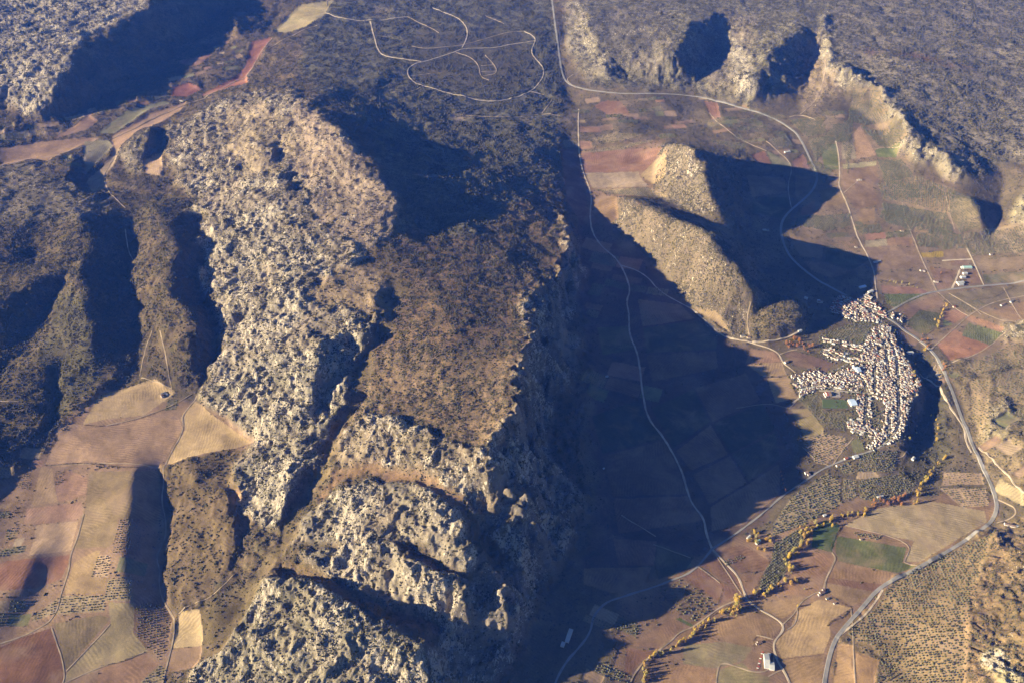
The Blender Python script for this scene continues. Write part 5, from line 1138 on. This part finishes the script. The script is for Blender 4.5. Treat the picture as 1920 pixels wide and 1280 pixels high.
for s in spots:
    c = (int(s[0]//15), int(s[1]//15)); ok = True
    for i in (-1, 0, 1):
        for j in (-1, 0, 1):
            for t in cells.get((c[0]+i, c[1]+j), ()):
                ex, ey = s[0]-t[0], s[1]-t[1]; u_, v_ = abs(ex*cos(t[5])+ey*sin(t[5])), abs(-ex*sin(t[5])+ey*cos(t[5]))
                if u_ < (s[2]+t[2])/2*.86 and v_ < (s[3]+t[3])/2*.92: ok = False
    if ok: cells.setdefault(c, []).append(s); keep.append(s)
keep.sort(key=lambda s: -(s[2]*s[4])/(s[1]))
ROOFS = [(TILE_M, 'brown tiled roof', 4), (PINK_M, 'pale tiled roof', 4), (RED_M, 'red tiled roof', .6), (METAL_M, 'flat terrace roof', 3)]
def pick_roof(qi):
    wts = [r[2]*(5 if (r[0] is RED_M and qi in (4, 5)) else 1) for r in ROOFS]
    return random.choices(ROOFS, wts)[0]
rest = {}
for n_, (x, y, w, d, h, a, qi) in enumerate(keep):
    z = float(ground_z(x, y)); rm, rl, _ = pick_roof(qi); g = d*.22; wm = WHITE_M if random.random() < .86 else CREAM_M
    flat = rl.startswith('flat')
    if n_ < 300:
        size = 'tall' if h > 6.2 else 'low'
        col = 'white' if wm is WHITE_M else 'cream'
        t = root('village_house', f'{size} {col} house with {rl} {QUARTERS[qi][0]}', 'house', (x, y, z), a, QUARTERS[qi][1])
        link('wall', wall_mesh(w, d, h, wm, 0 if flat else g), t)
        link('roof', flat_roof(w, d, h, rm) if flat else roof_mesh(w, d, h, g, rm, .3, .2), t)
    else:
        for me in (wall_mesh(w, d, h, wm, 0 if flat else g), flat_roof(w, d, h, rm) if flat else roof_mesh(w, d, h, g, rm, .3, .2)):
            ca, sa = cos(a), sin(a); b = rest.setdefault(me.materials[0].name, [[], []]); k = len(b[0])
            for v in me.vertices: b[0].append((x+ca*v.co.x-sa*v.co.y, y+sa*v.co.x+ca*v.co.y, z+v.co.z))
            for f in me.polygons: b[1].append(tuple(k+i for i in f.vertices))
            bpy.data.meshes.remove(me)

V, F, MI, ms = [], [], [], []
for mi, (mn, (vv, ff)) in enumerate(rest.items()):
    k = len(V); V += vv; F += [tuple(k+i for i in f) for f in ff]; MI += [mi]*len(ff); ms.append(bpy.data.materials[mn])
me = bpy.data.meshes.new('village_houses'); me.from_pydata(V, [], F)
for m in ms: me.materials.append(m)
me.polygons.foreach_set('material_index', np.array(MI, np.int32)); me.update()
o = link('village_houses', me); o['kind'] = 'stuff'; o['label'] = 'smaller white houses packed between the village streets'

# garden trees between the houses
gp = []
for phr, grp, poly, an, sx, sy in QUARTERS:
    W = survey(poly)[:, :2]; lo, hi = W.min(0)-18, W.max(0)+18
    q = RNG.uniform(lo, hi, (int((hi-lo).prod()/150), 2)); gp.append(q)
gp = np.vstack(gp); kk = np.array([s[:2] for s in keep])
dm = np.array([((kk-q)**2).sum(1).min() for q in gp])**.5
gp = gp[(dm > 4.6) & (dm < 24)]
instanced('garden_trees', np.concatenate([gp, ground_z(gp[:, 0], gp[:, 1])[:, None]], 1), RNG.uniform(1.2, 3.6, len(gp)), OLIVE_M, 'small dark garden trees and shrubs between the village houses', 1, 1.0, .5)

# farms, barns and sheds, each by itself
def building(name, cat, label, px, py, w, d, h, rz, wm=WHITE_M, rm=TILE_M, roof='gable', pitch=.25, wings=(), doors=True, rows=1):
    p = survey([(px, py)])[0]; t = root(name, label, cat, p, rz)
    for (ox, oy, ww, dd, hh, rt, rmat, rot) in ((0, 0, w, d, h, roof, rm, 0),)+tuple(wings):
        g = 0 if rt == 'flat' else dd*pitch
        a = link('wall', wall_mesh(ww, dd, hh, wm, g), t); b = link('roof', flat_roof(ww, dd, hh, rmat) if rt == 'flat' else roof_mesh(ww, dd, hh, g, rmat), t)
        for q in (a, b): q.location = (ox, oy, 0); q.rotation_euler = (0, 0, rot)
        if doors and rot == 0:
            n = max(1, int(ww/5))
            for r_ in range(rows if hh < 5.5 else 2):
                for k in range(n):
                    xx = -ww/2 + ww*(k+.5)/n
                    if r_ == 0 and k == n//2:
                        e = link('door', box_mesh('door', xx-.7, xx+.7, -dd/2-.04, -dd/2+.06, -.2, 2.3, DARK_M), a)
                    else:
                        e = link('window', box_mesh('window', xx-.6, xx+.6, -dd/2-.03, -dd/2+.06, 1.0+2.9*r_, 2.2+2.9*r_, DARK_M), a)
    return t
B = building
B('barn', 'barn', 'long white barn with grey metal roof beside the pale lane', 1437, 1240, 15, 46, 6.5, -.16, WHITE_M, METAL_M, 'gable', .14, ((14, -14, 13, 24, 7.5, 'gable', METAL_M, 0), (9, 24, 8, 8, 4, 'flat', METAL_M, 0)), True)
B('farmhouse', 'house', 'little white house in a hedged yard above the long barn', 1424, 1204, 14, 8, 4, .2, WHITE_M, TILE_M, 'gable', .2, ((-9, -3, 7, 6, 3.2, 'gable', TILE_M, 0),))
B('farmhouse', 'house', 'white farmhouse with dark roofed wings among the brown fields', 1541, 1111, 17, 9, 5.5, .35, WHITE_M, TILE_M, 'gable', .22, ((11, 6, 9, 8, 4, 'gable', TILE_M, 0), (-12, -3, 8, 7, 3.5, 'gable', PINK_M, 0)))
B('shed', 'shed', 'low grey shed south of the white farmhouse', 1551, 1122, 9, 6, 3, .35, CREAM_M, GREYR_M, 'gable', .18)
B('shed', 'shed', 'small pale hut at the corner of the farmhouse paddock', 1565, 1131, 7, 5, 3, .35, WHITE_M, PINK_M, 'gable', .18)
B('hut', 'hut', 'small stone hut standing in the green field', 1614, 1011, 7, 6, 3.2, .1, CREAM_M, PINK_M, 'gable', .2)
B('shed', 'shed', 'long shed with teal roof under the yellow trees', 1421, 1016, 22, 9, 4.5, .75, WHITE_M, TEAL_M, 'gable', .16)
B('shed', 'shed', 'narrow white roofed shed at the edge of the mountain shadow', 1404, 1007, 18, 7, 4, .75, WHITE_M, METAL_M, 'gable', .16)
B('barn', 'barn', 'long grey barn lying in the mountain shadow beside the curving road', 1067, 1192, 12, 46, 5, -.35, CREAM_M, METAL_M, 'gable', .14, ((-9, -34, 11, 16, 4.5, 'gable', METAL_M, 0),))
B('farmhouse', 'farm', 'white walled farm with dark roof round a yard on the tan field', 307, 738, 20, 8, 5, .62, WHITE_M, GREYR_M, 'gable', .22, ((-8, -10, 8, 15, 4.5, 'gable', TILE_M, 0), (9, -9, 7, 13, 4, 'flat', GREYR_M, 0)))
B('ruin', 'ruin', 'roofless stone farm ruin at the foot of the rock slab', 335, 1266, 15, 9, 3.6, .5, CREAM_M, PINK_M, 'flat', .2, ((-8, 7, 8, 9, 3, 'flat', PINK_M, 0),))
B('farmhouse', 'farm', 'winged white farm at the edge of the north western shadow', 341, 190, 24, 9, 5, -.2, WHITE_M, TILE_M, 'gable', .2, ((14, 7, 14, 8, 4.5, 'gable', GREYR_M, 0), (-14, 6, 10, 7, 4, 'gable', TILE_M, 0)))
B('barn', 'barn', 'white barn on the rise beside the upper highway curve', 1476, 286, 36, 12, 5, .3, WHITE_M, METAL_M, 'gable', .15)
B('farmhouse', 'house', 'white house at the end of a short lane on the plain', 1613, 338, 16, 9, 5, 0, WHITE_M, PINK_M, 'gable', .22, ((-14, -1, 8, 6, 3.5, 'gable', PINK_M, 0),))
B('shed', 'shed', 'white walled shed with flat annex in the shadow beside the highway', 1433, 432, 16, 9, 4.5, 0, WHITE_M, METAL_M, 'gable', .18, ((16, 0, 13, 11, 4, 'flat', GREYR_M, 0),))
B('house', 'house', 'white house beside the plain track at the tip of the shadow', 1642, 492, 20, 9, 4.5, .15, WHITE_M, METAL_M, 'gable', .18, ((20, 5, 14, 7, 3.6, 'gable', METAL_M, 0),))
B('house', 'house', 'small white house on the track bend above the shadow tip', 1605, 464, 12, 8, 4, 0, WHITE_M, PINK_M, 'gable', .2)
B('greenhouse', 'greenhouse', 'striped pale greenhouse on the industrial plot', 1813, 502, 42, 16, 5, .05, GLASS_M, TEAL_M, 'gable', .14, ((-24, 0, 8, 12, 4, 'flat', METAL_M, 0),), False)
B('warehouse', 'warehouse', 'tall dark fronted warehouse below the greenhouse', 1809, 514, 20, 12, 7, .05, WHITE_M, METAL_M, 'gable', .15)
B('warehouse', 'warehouse', 'pale metal warehouse in the middle of the industrial plot', 1805, 521, 22, 14, 7, .1, WHITE_M, METAL_M, 'gable', .12)
B('warehouse', 'warehouse', 'wide white warehouse nearest the eastern road', 1800, 531, 34, 13, 6, .1, WHITE_M, METAL_M, 'gable', .12, ((-4, -14, 24, 10, 5, 'gable', METAL_M, 0),))
B('house', 'house', 'white house with dark yard beside the middle track', 1755, 529, 20, 9, 4.5, -.1, WHITE_M, PINK_M, 'gable', .2)
B('house', 'house', 'white house with garden trees beside the middle track', 1728, 508, 16, 9, 4.5, .1, WHITE_M, PINK_M, 'gable', .2, ((12, -6, 8, 8, 3.5, 'gable', PINK_M, 0),))
B('house', 'house', 'pinkish house at the head of the middle track', 1691, 434, 18, 9, 4.5, 0, CREAM_M, PINK_M, 'gable', .2)
B('house', 'house', 'white house alone under the eastern wooded slope', 1858, 478, 14, 9, 4.5, .1, WHITE_M, PINK_M, 'gable', .2)
B('shed', 'shed', 'long white shed beside the eastern lane vineyard', 1880, 572, 26, 9, 4, .5, WHITE_M, PINK_M, 'gable', .18)
B('shed', 'shed', 'grey roofed shed at the end of the eastern lane vineyard', 1897, 566, 20, 9, 4, .5, WHITE_M, GREYR_M, 'gable', .18)
B('house', 'house', 'small red roofed house among the eastern red fields', 1789, 576, 11, 8, 4, .1, CREAM_M, RED_M, 'gable', .22)
B('warehouse', 'warehouse', 'white warehouse behind the village above the ravine', 1706, 662, 26, 13, 6, .2, WHITE_M, METAL_M, 'gable', .12)
B('sports_hall', 'hall', 'large pale blue roofed hall beside the football pitch', 1598, 756, 24, 34, 8, .12, WHITE_M, BLUE_M, 'gable', .12)
B('school', 'school', 'school with red and white roofed wings above the pitch', 1550, 740, 9, 24, 7, .1, WHITE_M, RED_M, 'gable', .2, ((11, 0, 8, 24, 7, 'gable', PINK_M, 0), (-8, -2, 5, 24, 5, 'flat', RED_M, 0)))
B('church', 'church', 'tall white church with blue grey roof among the houses', 1607, 695, 16, 30, 10, .35, WHITE_M, BLUE_M, 'gable', .2, ((-6, 18, 6, 6, 19, 'gable', TILE_M, 0),))
B('warehouse', 'warehouse', 'white roofed warehouse on the road below the village', 1604, 857, 20, 13, 6, .3, WHITE_M, METAL_M, 'gable', .12)
B('house', 'house', 'white house with red roof at the road fork', 1586, 860, 13, 8, 5, .3, WHITE_M, RED_M, 'gable', .2)
B('house', 'house', 'white house on the olive slope under the village road', 1571, 873, 14, 8, 5, .3, WHITE_M, PINK_M, 'gable', .2, ((12, -3, 9, 7, 4, 'gable', PINK_M, 0),))
B('house', 'house', 'white house alone at the edge of the big shadow', 1512, 887, 13, 10, 5.5, .3, WHITE_M, PINK_M, 'gable', .2, ((4, -9, 9, 7, 4, 'gable', PINK_M, 0),))
B('house', 'house', 'white house on the bend of the western lane', 1474, 679, 18, 10, 5.5, .6, WHITE_M, PINK_M, 'gable', .2)
B('house', 'house', 'dark roofed house at the foot of the low round hill', 1393, 631, 20, 9, 5, 0, CREAM_M, GREYR_M, 'gable', .2, ((22, -8, 14, 9, 5, 'gable', TILE_M, 0),))
B('house', 'house', 'white villa beneath the eastern side of the round hill', 1499, 621, 18, 10, 5.5, .4, WHITE_M, METAL_M, 'gable', .18)
B('house', 'house', 'white cottage alone in the shadow of the cliff', 1138, 706, 11, 7, 4, .3, WHITE_M, METAL_M, 'gable', .18)
B('hut', 'hut', 'tiny white hut in the shaded field below the cliff', 1132, 878, 6, 5, 3, .3, WHITE_M, METAL_M, 'gable', .18)
B('farmhouse', 'farm', 'long white farm building where the highway bends south', 1893, 985, 34, 11, 5.5, -.35, WHITE_M, PINK_M, 'gable', .18, ((24, 2, 12, 10, 5, 'gable', METAL_M, 0),))
B('house', 'house', 'white house among olive trees beside the highway', 1757, 703, 11, 8, 5, .3, WHITE_M, METAL_M, 'gable', .18)
B('warehouse', 'warehouse', 'blue grey warehouse in the shade north of the village', 1617, 539, 34, 12, 6, .35, WHITE_M, BLUE_M, 'gable', .12)
B('warehouse', 'warehouse', 'grey warehouse beside the olive rows north of the village', 1632, 548, 28, 12, 6, .5, WHITE_M, METAL_M, 'gable', .12)
B('shed', 'shed', 'white shed in the shadow west of the highway quarter', 1511, 560, 15, 12, 5, -.5, WHITE_M, METAL_M, 'gable', .16)
B('house', 'house', 'three winged white house on the edge of the hill shadow', 1535, 567, 14, 9, 5, 0, WHITE_M, TILE_M, 'gable', .2, ((14, 2, 10, 9, 5, 'gable', PINK_M, 0), (2, 10, 10, 8, 5, 'gable', METAL_M, 0)))
B('house', 'house', 'white house above the orchard in the ravine mouth', 1546, 966, 11, 7, 4, .3, WHITE_M, METAL_M, 'gable', .2)
B('house', 'house', 'white house with terrace in the dark ravine', 1712, 860, 16, 10, 5, .8, WHITE_M, METAL_M, 'gable', .2)
B('shed', 'shed', 'long pale shed along the farm track above the ploughed field', 1650, 931, 24, 7, 3.5, .2, CREAM_M, METAL_M, 'gable', .16)

# farm machines lined up beside the long barn
MACH = [mat('red_paint', (.42, .07, .05), .6), mat('white_paint', (.72, .70, .66), .6), mat('rusty_iron', (.28, .13, .07), .8)]
TYRE_M = mat('black_rubber', (.03, .03, .03), .9)
def trailer(px, py, m, lab):
    p = survey([(px, py)])[0]; t = root('farm_trailer', lab, 'trailer', p, RNG.uniform(-.3, .2), 'farm trailers parked beside the long barn')
    link('bed', box_mesh('bed', -3, 3, -1.2, 1.2, .8, 1.9, m), t); link('drawbar', box_mesh('drawbar', 3, 4.6, -.15, .15, .8, 1.0, MACH[2]), t)
    for sx in (-1.5, 1.2):
        for sy in (-1.35, 1.35):
            V = [(sx+.45*cos(2*pi*k/10), sy+yy, .45+.45*sin(2*pi*k/10)) for yy in (-.14, .14) for k in range(10)]
            link('wheel', mesh('wheel', V, [tuple(range(9, -1, -1)), tuple(range(10, 20))]+[(k, (k+1) % 10, 10+(k+1) % 10, 10+k) for k in range(10)], TYRE_M), t)
for k in range(12):
    c = k % 3; trailer(1430-2.6*(k//3)-(k % 3)*1.8, 1222+k//3*9+(k % 3)*3, MACH[c], ('red', 'white', 'rusty')[c]+' farm trailer parked beside the long white barn')

# swimming pool and football pitch of the village
def pad(name, px, m, lift, kind='structure'):
    W = survey(px); n = len(W); z = W[:, 2].max()+lift
    V = [(*w[:2], z) for w in W]+[(*w[:2], z-3) for w in W]
    o = link(name, mesh(name, V, [tuple(range(n))]+[(i, i+n, (i+1) % n+n, (i+1) % n) for i in range(n)], m)); o['kind'] = kind; return o
pad('football_pitch', [(1542,766),(1590,765),(1587,749),(1541,750)], mat('turf', (.085, .115, .045), .95, .03, .15), .3)
pad('paving', [(1560,744),(1576,744),(1575,734),(1558,734)], STREET, .35)
pad('water', [(1562,741),(1573,741),(1572,736),(1561,736)], mat('pool_water', (.06, .16, .42), .15), .42)
